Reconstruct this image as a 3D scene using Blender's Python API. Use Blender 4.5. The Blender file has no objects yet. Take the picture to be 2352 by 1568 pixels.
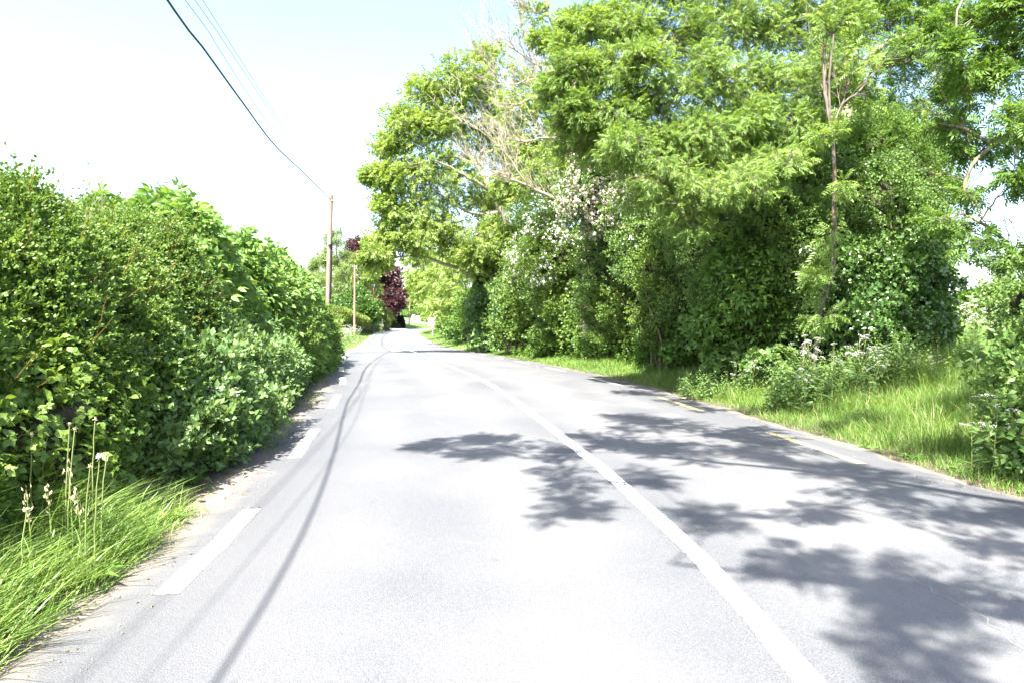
import bpy, math, numpy as np
from mathutils import Matrix, Vector

rng = np.random.default_rng(7)
scene = bpy.context.scene
COL = scene.collection
A = np.array

# ------------------------------------------------------------------ camera and pixel helpers
F, EYE = 1568.0, 1.7
PIT, ROL = math.radians(2.34), math.radians(.7)


def ray(px, py):
    a, b = (px - 1176) / F, (784 - py) / F
    x = a * math.cos(ROL) - b * math.sin(ROL)
    y = a * math.sin(ROL) + b * math.cos(ROL)
    d = A([x, math.cos(PIT) + y * math.sin(PIT), -math.sin(PIT) + y * math.cos(PIT)])
    return d / d[1]


def P(px, py, Y):
    return A([0, 0, EYE]) + ray(px, py) * Y


# ------------------------------------------------------------------ road line and terrain
ZY = [-60, 0, 20, 34, 43, 57, 85, 130, 170, 207, 240, 400, 900]
ZZ = [0, 0, 0, -.36, -.69, -1.25, -1.72, -1.88, -1.18, -.46, 0, .8, 1.2]
_yy = np.arange(-70, 1000, 1.0)
_zz = np.convolve(np.pad(np.interp(_yy, ZY, ZZ), 5, mode='edge'), np.ones(11) / 11, 'valid')


def zroad(y):
    return np.interp(y, _yy, _zz)


CP = A([(3.2, -60), (2.3, -30), (1.75, -8), (1.36, 3.1), (1.11, 6.2), (.53, 10.05), (-.56, 16.04), (-2.35, 23.2), (-4.6, 33.2),
        (-9.2, 57), (-15.3, 91), (-18.6, 110), (-20.3, 124), (-19.9, 132.5), (-16.8, 138.5), (-12.5, 144), (-11, 152),
        (-13.5, 161), (-19, 170), (-27.3, 188), (-36, 207), (-50, 235), (-80, 270), (-130, 310)], float)


def catmull(pts, per=30):
    p = np.vstack([2 * pts[0] - pts[1], pts, 2 * pts[-1] - pts[-2]])
    out = []
    for i in range(1, len(p) - 2):
        t = np.linspace(0, 1, per, endpoint=False)[:, None]
        a, b, c, d = p[i - 1], p[i], p[i + 1], p[i + 2]
        out.append(.5 * (2 * b + (c - a) * t + (2 * a - 5 * b + 4 * c - d) * t ** 2 + (3 * b - a - 3 * c + d) * t ** 3))
    out.append(pts[-1][None])
    return np.vstack(out)


_c = catmull(CP)
_s = np.r_[0, np.cumsum(np.linalg.norm(np.diff(_c, axis=0), axis=1))]
SS = np.arange(0, _s[-1], .5)
CL = np.c_[np.interp(SS, _s, _c[:, 0]), np.interp(SS, _s, _c[:, 1])]
TG = np.gradient(CL, axis=0)
TG /= np.linalg.norm(TG, axis=1)[:, None]
NR = np.c_[TG[:, 1], -TG[:, 0]]              # to the right of the road
HW = 3.72


def lateral(x, y):
    x, y = np.atleast_1d(np.asarray(x, float)), np.atleast_1d(np.asarray(y, float))
    lat, yc = np.empty(len(x)), np.empty(len(x))
    for i in range(0, len(x), 4000):
        dx = x[i:i + 4000, None] - CL[None, :, 0]
        dy = y[i:i + 4000, None] - CL[None, :, 1]
        k = np.argmin(dx * dx + dy * dy, axis=1)
        r = np.arange(len(k))
        lat[i:i + 4000] = dx[r, k] * NR[k, 0] + dy[r, k] * NR[k, 1]
        dd = np.sqrt(dx[r, k] ** 2 + dy[r, k] ** 2)
        lat[i:i + 4000] = np.where(lat[i:i + 4000] >= 0, 1, -1) * dd
        yc[i:i + 4000] = CL[k, 1]
    return lat, yc


def wob(x, y, s, seed=0):
    r = np.random.default_rng(seed)
    o = 0
    for k in range(5):
        a, b, f = r.uniform(0, 6.28, 3)
        q = s * (1 + .7 * k)
        o = o + np.sin(x * q * math.cos(a) + y * q * math.sin(a) + b) / (1 + .6 * k)
    return o / 2.6


def terrain(x, y, sunk=False):
    lat, yc = lateral(x, y)
    x, y = np.atleast_1d(np.asarray(x, float)), np.atleast_1d(np.asarray(y, float))
    e = np.abs(lat) - HW
    z0 = zroad(yc)
    bl = np.interp(yc, [-60, 25, 45, 65, 110, 135, 180], [.36, .36, .6, 1.5, 1.35, .2, .1])
    br = np.interp(yc, [-60, 10, 25, 45, 110, 140, 180], [.75, .75, .75, .9, .8, .25, .1])
    b = np.where(lat > 0, br, bl)
    w = np.where(lat > 0, 4.6, np.interp(yc, [0, 20, 45], [1.3, 1.6, 3.6]))
    t = np.clip((e - .25) / w, 0, 1)
    t = t * t * (3 - 2 * t)
    zfar = np.interp(y, _yy, _zz) + b
    blend = np.clip((e - 6) / 25, 0, 1)
    z = z0 + b * t
    z = z * (1 - blend) + (.35 + .0006 * np.clip(y, 0, 900)) * blend
    z += np.clip(e, 0, 1) * (.035 * wob(x, y, 1.1, 3) + .02 * wob(x, y, 4, 4))
    z += np.clip((np.hypot(x, y) - 300) / 900, 0, 1) * 1.0 * 0
    if sunk:
        q = .25 + .004 * np.abs(y)
        z = np.where(e < -q, z0 - .10, np.where(e < 0, z0 - .10 * (-e / q) - .012, z))
    return z


def G(px, py, dz=0.0):
    d = ray(px, py)
    Y = np.linspace(1, 300, 3000)
    z = EYE + d[2] * Y - dz
    k = np.argmax(z < terrain(d[0] * Y, Y))
    return A([d[0] * Y[k], Y[k], z[k]])


# ------------------------------------------------------------------ mesh collector
class Geo:
    def __init__(self):
        self.v, self.f, self.n = [], [], 0

    def add(self, v, f):
        v = np.asarray(v, float).reshape(-1, 3)
        self.v.append(v)
        self.f.append(np.asarray(f, int) + self.n)
        self.n += len(v)

    def inst(self, tv, tf, pos, R, sc):
        pos = np.atleast_2d(pos)
        N, k = len(pos), len(tv)
        if N == 0:
            return
        sc = np.asarray(sc, float)
        if sc.ndim == 0:
            sc = np.full(N, float(sc))
        if sc.ndim == 1:
            sc = np.repeat(sc[:, None], 3, 1)
        v = np.einsum('nij,nkj->nki', R, tv[None] * sc[:, None, :]) + pos[:, None, :]
        f = tf[None] + (np.arange(N) * k)[:, None, None]
        self.add(v.reshape(-1, 3), f.reshape(-1, tf.shape[1]))

    def tube(self, pts, rad, n=6, cap=True):
        pts = np.asarray(pts, float)
        rad = np.broadcast_to(np.asarray(rad, float), (len(pts),))
        t = np.gradient(pts, axis=0)
        t /= np.linalg.norm(t, axis=1)[:, None] + 1e-9
        ref = A([1., .13, .2]) if abs(t[0][0]) < .8 else A([.1, 1., .2])
        u = np.cross(t, ref)
        u /= np.linalg.norm(u, axis=1)[:, None] + 1e-9
        w = np.cross(t, u)
        a = np.arange(n) * 2 * math.pi / n
        v = pts[:, None] + rad[:, None, None] * (u[:, None] * np.cos(a)[None, :, None] + w[:, None] * np.sin(a)[None, :, None])
        m = len(pts)
        i, j = np.meshgrid(np.arange(m - 1), np.arange(n), indexing='ij')
        q = np.stack([i * n + j, i * n + (j + 1) % n, (i + 1) * n + (j + 1) % n, (i + 1) * n + j], -1).reshape(-1, 4)
        self.add(v.reshape(-1, 3), q)
        if cap and n >= 3:
            c = v[-1]
            self.add(np.vstack([c, pts[-1:]]), [[k, (k + 1) % n, n] for k in range(n)])
            c = v[0]
            self.add(np.vstack([c, pts[:1]]), [[(k + 1) % n, k, n] for k in range(n)])

    def box(self, c, s, rz=0.0, bev=0.0):
        x, y, z = A(s) / 2
        b = min(bev, x, y, z)
        if b <= 0:
            v = A([(a * x, e * y, g * z) for g in (-1, 1) for a, e in ((-1, -1), (1, -1), (1, 1), (-1, 1))])
            f = [[3, 2, 1, 0], [4, 5, 6, 7], [0, 1, 5, 4], [1, 2, 6, 5], [2, 3, 7, 6], [3, 0, 4, 7]]
        else:
            ring = [(-x + b, -y), (x - b, -y), (x, -y + b), (x, y - b), (x - b, y), (-x + b, y), (-x, y - b), (-x, -y + b)]
            ins = [(p[0] * (x - b) / x, p[1] * (y - b) / y) for p in ring]
            v = A([(p[0], p[1], -z + b) for p in ring] + [(p[0], p[1], z - b) for p in ring] +
                  [(p[0], p[1], z) for p in ins] + [(p[0], p[1], -z) for p in ins])
            f = []
            for k in range(8):
                m = (k + 1) % 8
                f += [[k, m, 8 + m, 8 + k], [8 + k, 8 + m, 16 + m, 16 + k], [24 + k, 24 + m, m, k]]
            for o, rev in ((16, 1), (24, -1)):
                q = [[o, o + 1, o + 2, o + 3], [o, o + 3, o + 4, o + 7], [o + 4, o + 5, o + 6, o + 7]]
                f += [z_[::rev] for z_ in q]
        ca, sa = math.cos(rz), math.sin(rz)
        v = v @ A([[ca, sa, 0], [-sa, ca, 0], [0, 0, 1]]) + A(c)
        self.add(v, f)

    def build(self, name, mat, parent=None, smooth=False, attr=None):
        if not self.v:
            return None
        v = np.vstack(self.v)
        if parent is not None:
            q = parent
            while q is not None:
                v = v - A(q.location)
                q = q.parent
        me = bpy.data.meshes.new(name)
        me.vertices.add(len(v))
        me.vertices.foreach_set('co', v.astype(np.float32).ravel())
        loops = np.concatenate([f.ravel() for f in self.f])
        sizes = np.concatenate([np.full(len(f), f.shape[1]) for f in self.f])
        st = np.r_[0, np.cumsum(sizes)[:-1]]
        me.loops.add(len(loops))
        me.loops.foreach_set('vertex_index', loops.astype(np.int32))
        me.polygons.add(len(sizes))
        me.polygons.foreach_set('loop_start', st.astype(np.int32))
        me.polygons.foreach_set('loop_total', sizes.astype(np.int32))
        if smooth:
            me.polygons.foreach_set('use_smooth', np.ones(len(sizes), bool))
        me.update(calc_edges=True)
        me.validate()
        if attr:
            for k, val in attr.items():
                at = me.attributes.new(k, 'FLOAT', 'POINT')
                at.data.foreach_set('value', np.asarray(val, np.float32))
        me.materials.append(mat)
        o = bpy.data.objects.new(name, me)
        COL.objects.link(o)
        if parent is not None:
            o.parent = parent
        return o


def tag(o, label, cat, group=None, kind=None):
    o['label'] = label
    o['category'] = cat
    if group:
        o['group'] = group
    if kind:
        o['kind'] = kind
    return o


def thing(name, loc, label, cat, group=None):
    o = bpy.data.objects.new(name, None)
    o.empty_display_size = .2
    COL.objects.link(o)
    o.location = [float(q) for q in loc]
    return tag(o, label, cat, group)


def dup(root, loc, rz=0, sc=1.0, label=None):
    r = root.copy()
    COL.objects.link(r)
    r.location = [float(q) for q in loc]
    r.rotation_euler = (0, 0, rz)
    r.scale = (sc, sc, sc)
    if label:
        r['label'] = label
    for ch in list(root.children):
        c = ch.copy()
        COL.objects.link(c)
        c.parent = r
        for g in ch.children:
            d = g.copy()
            COL.objects.link(d)
            d.parent = c
    return r


# ------------------------------------------------------------------ materials
def new_mat(name):
    m = bpy.data.materials.new(name)
    m.use_nodes = True
    nt = m.node_tree
    nt.nodes.clear()
    return m, nt, nt.nodes, nt.links


def leaf_mat(name, c1, c2, trans=.48, rough=.5, spec=.32, nscale=.9, tint=(1.25, 1.15, .55)):
    m, nt, N, L = new_mat(name)
    geo = N.new('ShaderNodeNewGeometry')
    noi = N.new('ShaderNodeTexNoise')
    noi.inputs['Scale'].default_value = nscale
    noi.inputs['Detail'].default_value = 2
    tc = N.new('ShaderNodeTexCoord')
    L.new(tc.outputs['Object'], noi.inputs['Vector'])
    add = N.new('ShaderNodeMath')
    add.operation = 'MULTIPLY_ADD'
    add.inputs[1].default_value = .65
    mul = N.new('ShaderNodeMath')
    mul.operation = 'MULTIPLY_ADD'
    mul.inputs[1].default_value = 1.6
    mul.inputs[2].default_value = -.62
    L.new(noi.outputs['Fac'], mul.inputs[0])
    L.new(geo.outputs['Random Per Island'], add.inputs[0])
    L.new(mul.outputs[0], add.inputs[2])
    mix = N.new('ShaderNodeMix')
    mix.data_type = 'RGBA'
    mix.inputs[6].default_value = (*c1, 1)
    mix.inputs[7].default_value = (*c2, 1)
    L.new(add.outputs[0], mix.inputs[0])
    bs = N.new('ShaderNodeBsdfPrincipled')
    bs.inputs['Roughness'].default_value = rough
    bs.inputs['Specular IOR Level'].default_value = spec
    L.new(mix.outputs[2], bs.inputs['Base Color'])
    tr = N.new('ShaderNodeBsdfTranslucent')
    tm = N.new('ShaderNodeMix')
    tm.data_type = 'RGBA'
    tm.blend_type = 'MULTIPLY'
    tm.inputs[0].default_value = 1
    tm.inputs[7].default_value = (*tint, 1)
    L.new(mix.outputs[2], tm.inputs[6])
    L.new(tm.outputs[2], tr.inputs['Color'])
    ms = N.new('ShaderNodeMixShader')
    ms.inputs[0].default_value = trans
    L.new(bs.outputs[0], ms.inputs[1])
    L.new(tr.outputs[0], ms.inputs[2])
    out = N.new('ShaderNodeOutputMaterial')
    L.new(ms.outputs[0], out.inputs[0])
    return m


def rough_mat(name, c1, c2, scale=8, rough=.85, bump=.3, stretch=(1, 1, 1), c3=None, s3=3, spec=.3, dist=.02):
    m, nt, N, L = new_mat(name)
    tc = N.new('ShaderNodeTexCoord')
    mp = N.new('ShaderNodeMapping')
    mp.inputs['Scale'].default_value = stretch
    L.new(tc.outputs['Object'], mp.inputs[0])
    noi = N.new('ShaderNodeTexNoise')
    noi.inputs['Scale'].default_value = scale
    noi.inputs['Detail'].default_value = 6
    L.new(mp.outputs[0], noi.inputs['Vector'])
    cr = N.new('ShaderNodeValToRGB')
    cr.color_ramp.elements[0].position = .32
    cr.color_ramp.elements[1].position = .68
    cr.color_ramp.elements[0].color = (*c1, 1)
    cr.color_ramp.elements[1].color = (*c2, 1)
    L.new(noi.outputs['Fac'], cr.inputs[0])
    col = cr.outputs[0]
    if c3:
        n3 = N.new('ShaderNodeTexNoise')
        n3.inputs['Scale'].default_value = s3
        n3.inputs['Detail'].default_value = 4
        L.new(tc.outputs['Object'], n3.inputs['Vector'])
        r3 = N.new('ShaderNodeValToRGB')
        r3.color_ramp.elements[0].position = .52
        r3.color_ramp.elements[1].position = .66
        L.new(n3.outputs['Fac'], r3.inputs[0])
        mx = N.new('ShaderNodeMix')
        mx.data_type = 'RGBA'
        L.new(r3.outputs[0], mx.inputs[0])
        L.new(col, mx.inputs[6])
        mx.inputs[7].default_value = (*c3, 1)
        col = mx.outputs[2]
    bs = N.new('ShaderNodeBsdfPrincipled')
    bs.inputs['Roughness'].default_value = rough
    bs.inputs['Specular IOR Level'].default_value = spec
    L.new(col, bs.inputs['Base Color'])
    if bump:
        b = N.new('ShaderNodeBump')
        b.inputs['Strength'].default_value = bump
        b.inputs['Distance'].default_value = dist
        L.new(noi.outputs['Fac'], b.inputs['Height'])
        L.new(b.outputs[0], bs.inputs['Normal'])
    out = N.new('ShaderNodeOutputMaterial')
    L.new(bs.outputs[0], out.inputs[0])
    return m


M = {}
M['ash'] = leaf_mat('ash leaf', (.115, .20, .040), (.22, .32, .085))
M['ash_far'] = leaf_mat('ash leaf yellow green', (.14, .22, .045), (.25, .34, .085))
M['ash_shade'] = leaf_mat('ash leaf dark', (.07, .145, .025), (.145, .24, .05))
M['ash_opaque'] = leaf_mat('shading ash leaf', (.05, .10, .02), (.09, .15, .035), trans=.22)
M['thorn'] = leaf_mat('hawthorn leaf', (.055, .12, .028), (.165, .255, .062), trans=.34)
M['hedge'] = leaf_mat('hedge leaf', (.055, .115, .020), (.17, .26, .05), trans=.42, rough=.48, spec=.35)
M['elder'] = leaf_mat('elder leaf', (.09, .18, .04), (.18, .30, .07), trans=.38)
M['ivy'] = leaf_mat('ivy leaf', (.035, .085, .02), (.105, .19, .042), trans=.2, rough=.3, spec=.6)
M['nettle'] = leaf_mat('nettle leaf', (.07, .145, .045), (.15, .235, .075), trans=.35)
M['bramble'] = leaf_mat('bramble leaf', (.065, .145, .028), (.15, .26, .05), trans=.36, rough=.38)
M['grass'] = leaf_mat('grass blade', (.075, .17, .028), (.27, .38, .10), trans=.4, rough=.38, spec=.5, nscale=1.6, tint=(1.2, 1.1, .5))
M['verge'] = leaf_mat('verge grass blade', (.068, .15, .028), (.19, .29, .065), trans=.42, rough=.45, nscale=1.1, tint=(1.25, 1.1, .45))
M['dock'] = leaf_mat('dock leaf', (.07, .16, .03), (.14, .25, .05), trans=.3, rough=.35)
M['larch'] = leaf_mat('larch needles', (.095, .15, .035), (.19, .25, .07), trans=.3)
M['copper'] = leaf_mat('copper beech leaf', (.034, .017, .021), (.105, .056, .06), trans=.3, tint=(1.5, .7, .6))
M['laurel'] = leaf_mat('laurel leaf', (.045, .11, .022), (.11, .20, .045), trans=.25, rough=.3)
M['privet'] = leaf_mat('clipped hedge leaf', (.085, .15, .024), (.22, .27, .055), trans=.35)
M['darkhedge'] = leaf_mat('dark clipped hedge leaf', (.006, .009, .008), (.018, .022, .016), trans=.15)
M['fern'] = leaf_mat('fern frond', (.10, .17, .02), (.17, .25, .04), trans=.42)
M['redshoot'] = leaf_mat('red shoot leaf', (.20, .10, .035), (.17, .17, .03), trans=.35)
M['petal'] = leaf_mat('white petal', (.62, .62, .56), (.80, .80, .76), trans=.3, rough=.6, spec=.2, tint=(1, 1, .95))
M['maybloom'] = leaf_mat('may blossom', (.50, .40, .36), (.74, .66, .60), trans=.3, rough=.6, spec=.2, tint=(1, .95, .9))
M['pink'] = leaf_mat('pink petal', (.36, .06, .26), (.50, .14, .38), trans=.3, tint=(1, .8, 1))
M['yellowpetal'] = leaf_mat('yellow petal', (.75, .55, .02), (.85, .65, .05), trans=.2)
M['stalk'] = leaf_mat('green stalk', (.13, .19, .045), (.24, .27, .10), trans=.1)
M['drystalk'] = leaf_mat('dry stalk', (.30, .25, .13), (.45, .40, .24), trans=.1)
M['bark'] = rough_mat('ash bark', (.13, .115, .09), (.33, .30, .245), 14, .9, .6, (1, 1, .3), c3=(.30, .27, .13), s3=5)
M['palebark'] = rough_mat('bleached bark', (.20, .17, .125), (.40, .35, .27), 12, .9, .5, (1, 1, .3), c3=(.42, .36, .20), s3=6)
M['darkbark'] = rough_mat('dark bark', (.05, .04, .03), (.15, .12, .09), 14, .9, .6, (1, 1, .3))
M['brownbark'] = rough_mat('red brown bark', (.085, .06, .042), (.20, .15, .11), 16, .9, .5, (1, 1, .25))
M['saplingbark'] = rough_mat('grey brown bark', (.05, .042, .033), (.16, .138, .11), 18, .9, .6, (1, 1, .3), c3=(.15, .10, .07), s3=4)
M['lichenbark'] = rough_mat('lichen bark', (.06, .05, .04), (.19, .165, .13), 14, .9, .5, (1, 1, .4), c3=(.42, .33, .10), s3=4)
M['core'] = rough_mat('shaded twig core', (.012, .012, .006), (.035, .034, .016), 20, .95, .8)  # solid stand-in for inner twigs, with the shade between them put into its colour
M['pole'] = rough_mat('weathered pole wood', (.20, .095, .07), (.40, .22, .17), 6, .85, .3, (6, 6, .35))
M['postwood'] = rough_mat('grey post wood', (.12, .11, .12), (.30, .28, .28), 10, .9, .6, (5, 5, .5))
M['steel'] = rough_mat('galvanised steel', (.35, .36, .38), (.48, .49, .50), 20, .5, 0)
M['blackplastic'] = rough_mat('black plastic', (.018, .019, .022), (.03, .03, .035), 10, .5, 0)
M['greyplastic'] = rough_mat('grey plastic', (.30, .32, .36), (.38, .40, .44), 10, .5, 0)
M['wire'] = rough_mat('grey wire', (.09, .11, .14), (.13, .15, .18), 10, .5, 0)
M['white'] = rough_mat('white render', (.70, .70, .68), (.80, .80, .78), 3, .8, .1)
M['grit'] = rough_mat('grit stones', (.09, .08, .07), (.26, .24, .21), 40, .9, 0)
M['litter'] = leaf_mat('dead leaf', (.08, .05, .025), (.22, .15, .07), trans=.15)
M['gravel'] = rough_mat('pale gravel', (.30, .26, .22), (.46, .41, .36), 60, .95, .8)
M['carpaint'] = rough_mat('dark blue paint', (.012, .018, .05), (.016, .024, .06), 3, .2, 0, spec=.6)
M['glass'] = rough_mat('dark glass', (.02, .025, .03), (.03, .035, .04), 3, .08, 0, spec=.7)
M['rubber'] = rough_mat('tyre rubber', (.015, .015, .015), (.03, .03, .03), 10, .8, 0)
M['signgreen'] = rough_mat('sign green', (.03, .10, .085), (.04, .12, .10), 3, .5, 0)
M['signdark'] = rough_mat('sign dark print', (.02, .03, .10), (.03, .04, .13), 3, .5, 0)


def road_material():
    m, nt, N, L = new_mat('worn asphalt')

    def mth(op, a, b=None, c=None):
        n = N.new('ShaderNodeMath')
        n.operation = op
        for i, q in enumerate((a, b, c)):
            if q is None:
                continue
            if isinstance(q, (int, float)):
                n.inputs[i].default_value = q
            else:
                L.new(q, n.inputs[i])
        return n.outputs[0]

    def ramp(src, p0, p1, c0=(0, 0, 0, 1), c1=(1, 1, 1, 1)):
        r = N.new('ShaderNodeValToRGB')
        r.color_ramp.elements[0].position, r.color_ramp.elements[1].position = p0, p1
        r.color_ramp.elements[0].color, r.color_ramp.elements[1].color = c0, c1
        L.new(src, r.inputs[0])
        return r.outputs[0]

    def mixc(fac, a, b, mode='MIX'):
        n = N.new('ShaderNodeMix')
        n.data_type = 'RGBA'
        n.blend_type = mode
        for i, q in ((0, fac), (6, a), (7, b)):
            if isinstance(q, (int, float)):
                n.inputs[i].default_value = q
            elif isinstance(q, tuple):
                n.inputs[i].default_value = q
            else:
                L.new(q, n.inputs[i])
        return n.outputs[2]
    tc = N.new('ShaderNodeTexCoord')
    ob = tc.outputs['Object']

    def noise(s, d=4, vec=ob):
        n = N.new('ShaderNodeTexNoise')
        n.inputs['Scale'].default_value = s
        n.inputs['Detail'].default_value = d
        L.new(vec, n.inputs['Vector'])
        return n.outputs['Fac']
    vo = N.new('ShaderNodeTexVoronoi')
    vo.inputs['Scale'].default_value = 125
    L.new(ob, vo.inputs['Vector'])
    stone = ramp(vo.outputs['Color'], .1, .9, (.058, .059, .066, 1), (.165, .164, .164, 1))
    gap = ramp(vo.outputs['Distance'], .38, .75)
    col = mixc(gap, stone, (.045, .045, .048, 1))
    fine = noise(260, 2)
    col = mixc(ramp(fine, .62, .72), col, (.23, .225, .215, 1))
    big = noise(.55, 5)
    col = mixc(.55, col, ramp(big, .3, .7, (.068, .072, .081, 1), (.125, .126, .128, 1)))
    at = N.new('ShaderNodeAttribute')
    at.attribute_name = 'lat'
    lat = at.outputs['Fac']
    # tyre tracks polished a little paler, mid-lane a little darker
    al = mth('ABSOLUTE', lat)
    tr = mth('MULTIPLY', mth('COSINE', mth('MULTIPLY', mth('SUBTRACT', al, .95), 3.7)), .5)
    col = mixc(mth('MULTIPLY', mth('ADD', tr, .5), .22), col, (.155, .155, .153, 1))
    eg = N.new('ShaderNodeMapRange')
    eg.interpolation_type = 'SMOOTHSTEP'
    eg.inputs[1].default_value, eg.inputs[2].default_value = 2.1, 3.0
    L.new(al, eg.inputs[0])
    col = mixc(mth('MULTIPLY', eg.outputs[0], .38), col, (.066, .068, .074, 1))
    # pale patched strip in the right lane
    st = mth('MULTIPLY', ramp(noise(.9, 4), .45, .6), mth('LESS_THAN', mth('ABSOLUTE', mth('SUBTRACT', lat, 1.6)), .9))
    col = mixc(mth('MULTIPLY', st, .25), col, (.17, .16, .152, 1))
    # sandy dust along both edges
    e = mth('ADD', al, mth('MULTIPLY', mth('SUBTRACT', noise(2.2, 5), .5), .8))
    dust = N.new('ShaderNodeMapRange')
    dust.interpolation_type = 'SMOOTHSTEP'
    dust.inputs[1].default_value, dust.inputs[2].default_value = 3.46, 3.84
    L.new(e, dust.inputs[0])
    sand = ramp(noise(60, 5), .3, .7, (.125, .107, .085, 1), (.23, .2, .16, 1))
    col = mixc(mth('MULTIPLY', dust.outputs[0], .88), col, sand)
    # cracks and a long seam
    vc = N.new('ShaderNodeTexVoronoi')
    vc.feature = 'DISTANCE_TO_EDGE'
    vc.inputs['Scale'].default_value = .33
    nz = N.new('ShaderNodeTexNoise')
    nz.inputs['Scale'].default_value = 1.3
    nz.inputs['Detail'].default_value = 6
    L.new(ob, nz.inputs['Vector'])
    wv = N.new('ShaderNodeVectorMath')
    wv.operation = 'MULTIPLY_ADD'
    wv.inputs[1].default_value = (.7, .7, 0)
    L.new(nz.outputs['Color'], wv.inputs[0])
    L.new(ob, wv.inputs[2])
    L.new(wv.outputs[0], vc.inputs['Vector'])
    crack = mth('MULTIPLY', mth('LESS_THAN', vc.outputs['Distance'], .0035), ramp(noise(.35, 2), .56, .6))
    col = mixc(mth('MULTIPLY', crack, .55), col, (.22, .205, .19, 1))
    spot = ramp(noise(7, 2), .73, .77)
    col = mixc(mth('MULTIPLY', spot, .5), col, (.07, .07, .07, 1))
    bs = N.new('ShaderNodeBsdfPrincipled')
    bs.inputs['Roughness'].default_value = .62
    bs.inputs['Specular IOR Level'].default_value = .35
    L.new(col, bs.inputs['Base Color'])
    b = N.new('ShaderNodeBump')
    b.inputs['Strength'].default_value = .55
    b.inputs['Distance'].default_value = .006
    L.new(mth('SUBTRACT', 1, vo.outputs['Distance']), b.inputs['Height'])
    L.new(b.outputs[0], bs.inputs['Normal'])
    out = N.new('ShaderNodeOutputMaterial')
    L.new(bs.outputs[0], out.inputs[0])
    return m


def paint_mat(name, c, wear=.52):
    m, nt, N, L = new_mat(name)
    tc = N.new('ShaderNodeTexCoord')
    n1 = N.new('ShaderNodeTexNoise')
    n1.inputs['Scale'].default_value = 34
    n1.inputs['Detail'].default_value = 7
    n1.inputs['Roughness'].default_value = .7
    L.new(tc.outputs['Object'], n1.inputs['Vector'])
    n2 = N.new('ShaderNodeTexNoise')
    n2.inputs['Scale'].default_value = .8
    L.new(tc.outputs['Object'], n2.inputs['Vector'])
    md = N.new('ShaderNodeMath')
    md.operation = 'MULTIPLY_ADD'
    md.inputs[1].default_value = .35
    L.new(n2.outputs['Fac'], md.inputs[0])
    L.new(n1.outputs['Fac'], md.inputs[2])
    cr = N.new('ShaderNodeValToRGB')
    cr.color_ramp.elements[0].position, cr.color_ramp.elements[1].position = wear + .05, wear + .11
    L.new(md.outputs[0], cr.inputs[0])
    mx = N.new('ShaderNodeMix')
    mx.data_type = 'RGBA'
    mx.inputs[6].default_value = (.12, .12, .125, 1)
    mx.inputs[7].default_value = (*c, 1)
    L.new(cr.outputs[0], mx.inputs[0])
    bs = N.new('ShaderNodeBsdfPrincipled')
    bs.inputs['Roughness'].default_value = .6
    L.new(mx.outputs[2], bs.inputs['Base Color'])
    b = N.new('ShaderNodeBump')
    b.inputs['Strength'].default_value = .4
    b.inputs['Distance'].default_value = .004
    L.new(n1.outputs['Fac'], b.inputs['Height'])
    L.new(b.outputs[0], bs.inputs['Normal'])
    out = N.new('ShaderNodeOutputMaterial')
    L.new(bs.outputs[0], out.inputs[0])
    return m


def ground_material():
    m, nt, N, L = new_mat('verge ground')
    at = N.new('ShaderNodeAttribute')
    at.attribute_name = 'edge'
    tc = N.new('ShaderNodeTexCoord')

    def ramp_noise(s, c0, c1, d=6):
        n = N.new('ShaderNodeTexNoise')
        n.inputs['Scale'].default_value = s
        n.inputs['Detail'].default_value = d
        L.new(tc.outputs['Object'], n.inputs['Vector'])
        r = N.new('ShaderNodeValToRGB')
        r.color_ramp.elements[0].position, r.color_ramp.elements[1].position = .3, .7
        r.color_ramp.elements[0].color, r.color_ramp.elements[1].color = (*c0, 1), (*c1, 1)
        L.new(n.outputs['Fac'], r.inputs[0])
        return r.outputs[0], n.outputs['Fac']
    soil, sf = ramp_noise(18, (.04, .03, .022), (.125, .098, .072))
    sand, _ = ramp_noise(50, (.14, .118, .092), (.26, .225, .185))
    turf, _ = ramp_noise(3, (.05, .10, .02), (.11, .17, .035))
    n2 = N.new('ShaderNodeTexNoise')
    n2.inputs['Scale'].default_value = 3
    n2.inputs['Detail'].default_value = 5
    L.new(tc.outputs['Object'], n2.inputs['Vector'])
    e = N.new('ShaderNodeMath')
    e.operation = 'MULTIPLY_ADD'
    e.inputs[1].default_value = .5
    L.new(n2.outputs['Fac'], e.inputs[0])
    L.new(at.outputs['Fac'], e.inputs[2])

    def mr(a, b):
        n = N.new('ShaderNodeMapRange')
        n.inputs[1].default_value, n.inputs[2].default_value = a, b
        L.new(e.outputs[0], n.inputs[0])
        return n.outputs[0]

    def mix(f, a, b):
        n = N.new('ShaderNodeMix')
        n.data_type = 'RGBA'
        L.new(f, n.inputs[0])
        L.new(a, n.inputs[6])
        L.new(b, n.inputs[7])
        return n.outputs[2]
    c = mix(mr(.33, .55), sand, soil)
    c = mix(mr(2.0, 4.5), c, turf)
    bs = N.new('ShaderNodeBsdfPrincipled')
    bs.inputs['Roughness'].default_value = .95
    bs.inputs['Specular IOR Level'].default_value = .15
    L.new(c, bs.inputs['Base Color'])
    b = N.new('ShaderNodeBump')
    b.inputs['Strength'].default_value = .8
    b.inputs['Distance'].default_value = .04
    L.new(sf, b.inputs['Height'])
    L.new(b.outputs[0], bs.inputs['Normal'])
    out = N.new('ShaderNodeOutputMaterial')
    L.new(bs.outputs[0], out.inputs[0])
    return m


# ------------------------------------------------------------------ the setting: ground, road, markings
def spaced(brk):
    out = [brk[0][0]]
    for (a, st), (b, _) in zip(brk[:-1], brk[1:]):
        out += list(np.arange(a + st, b + st * .5, st))
    return A(out)


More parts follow.
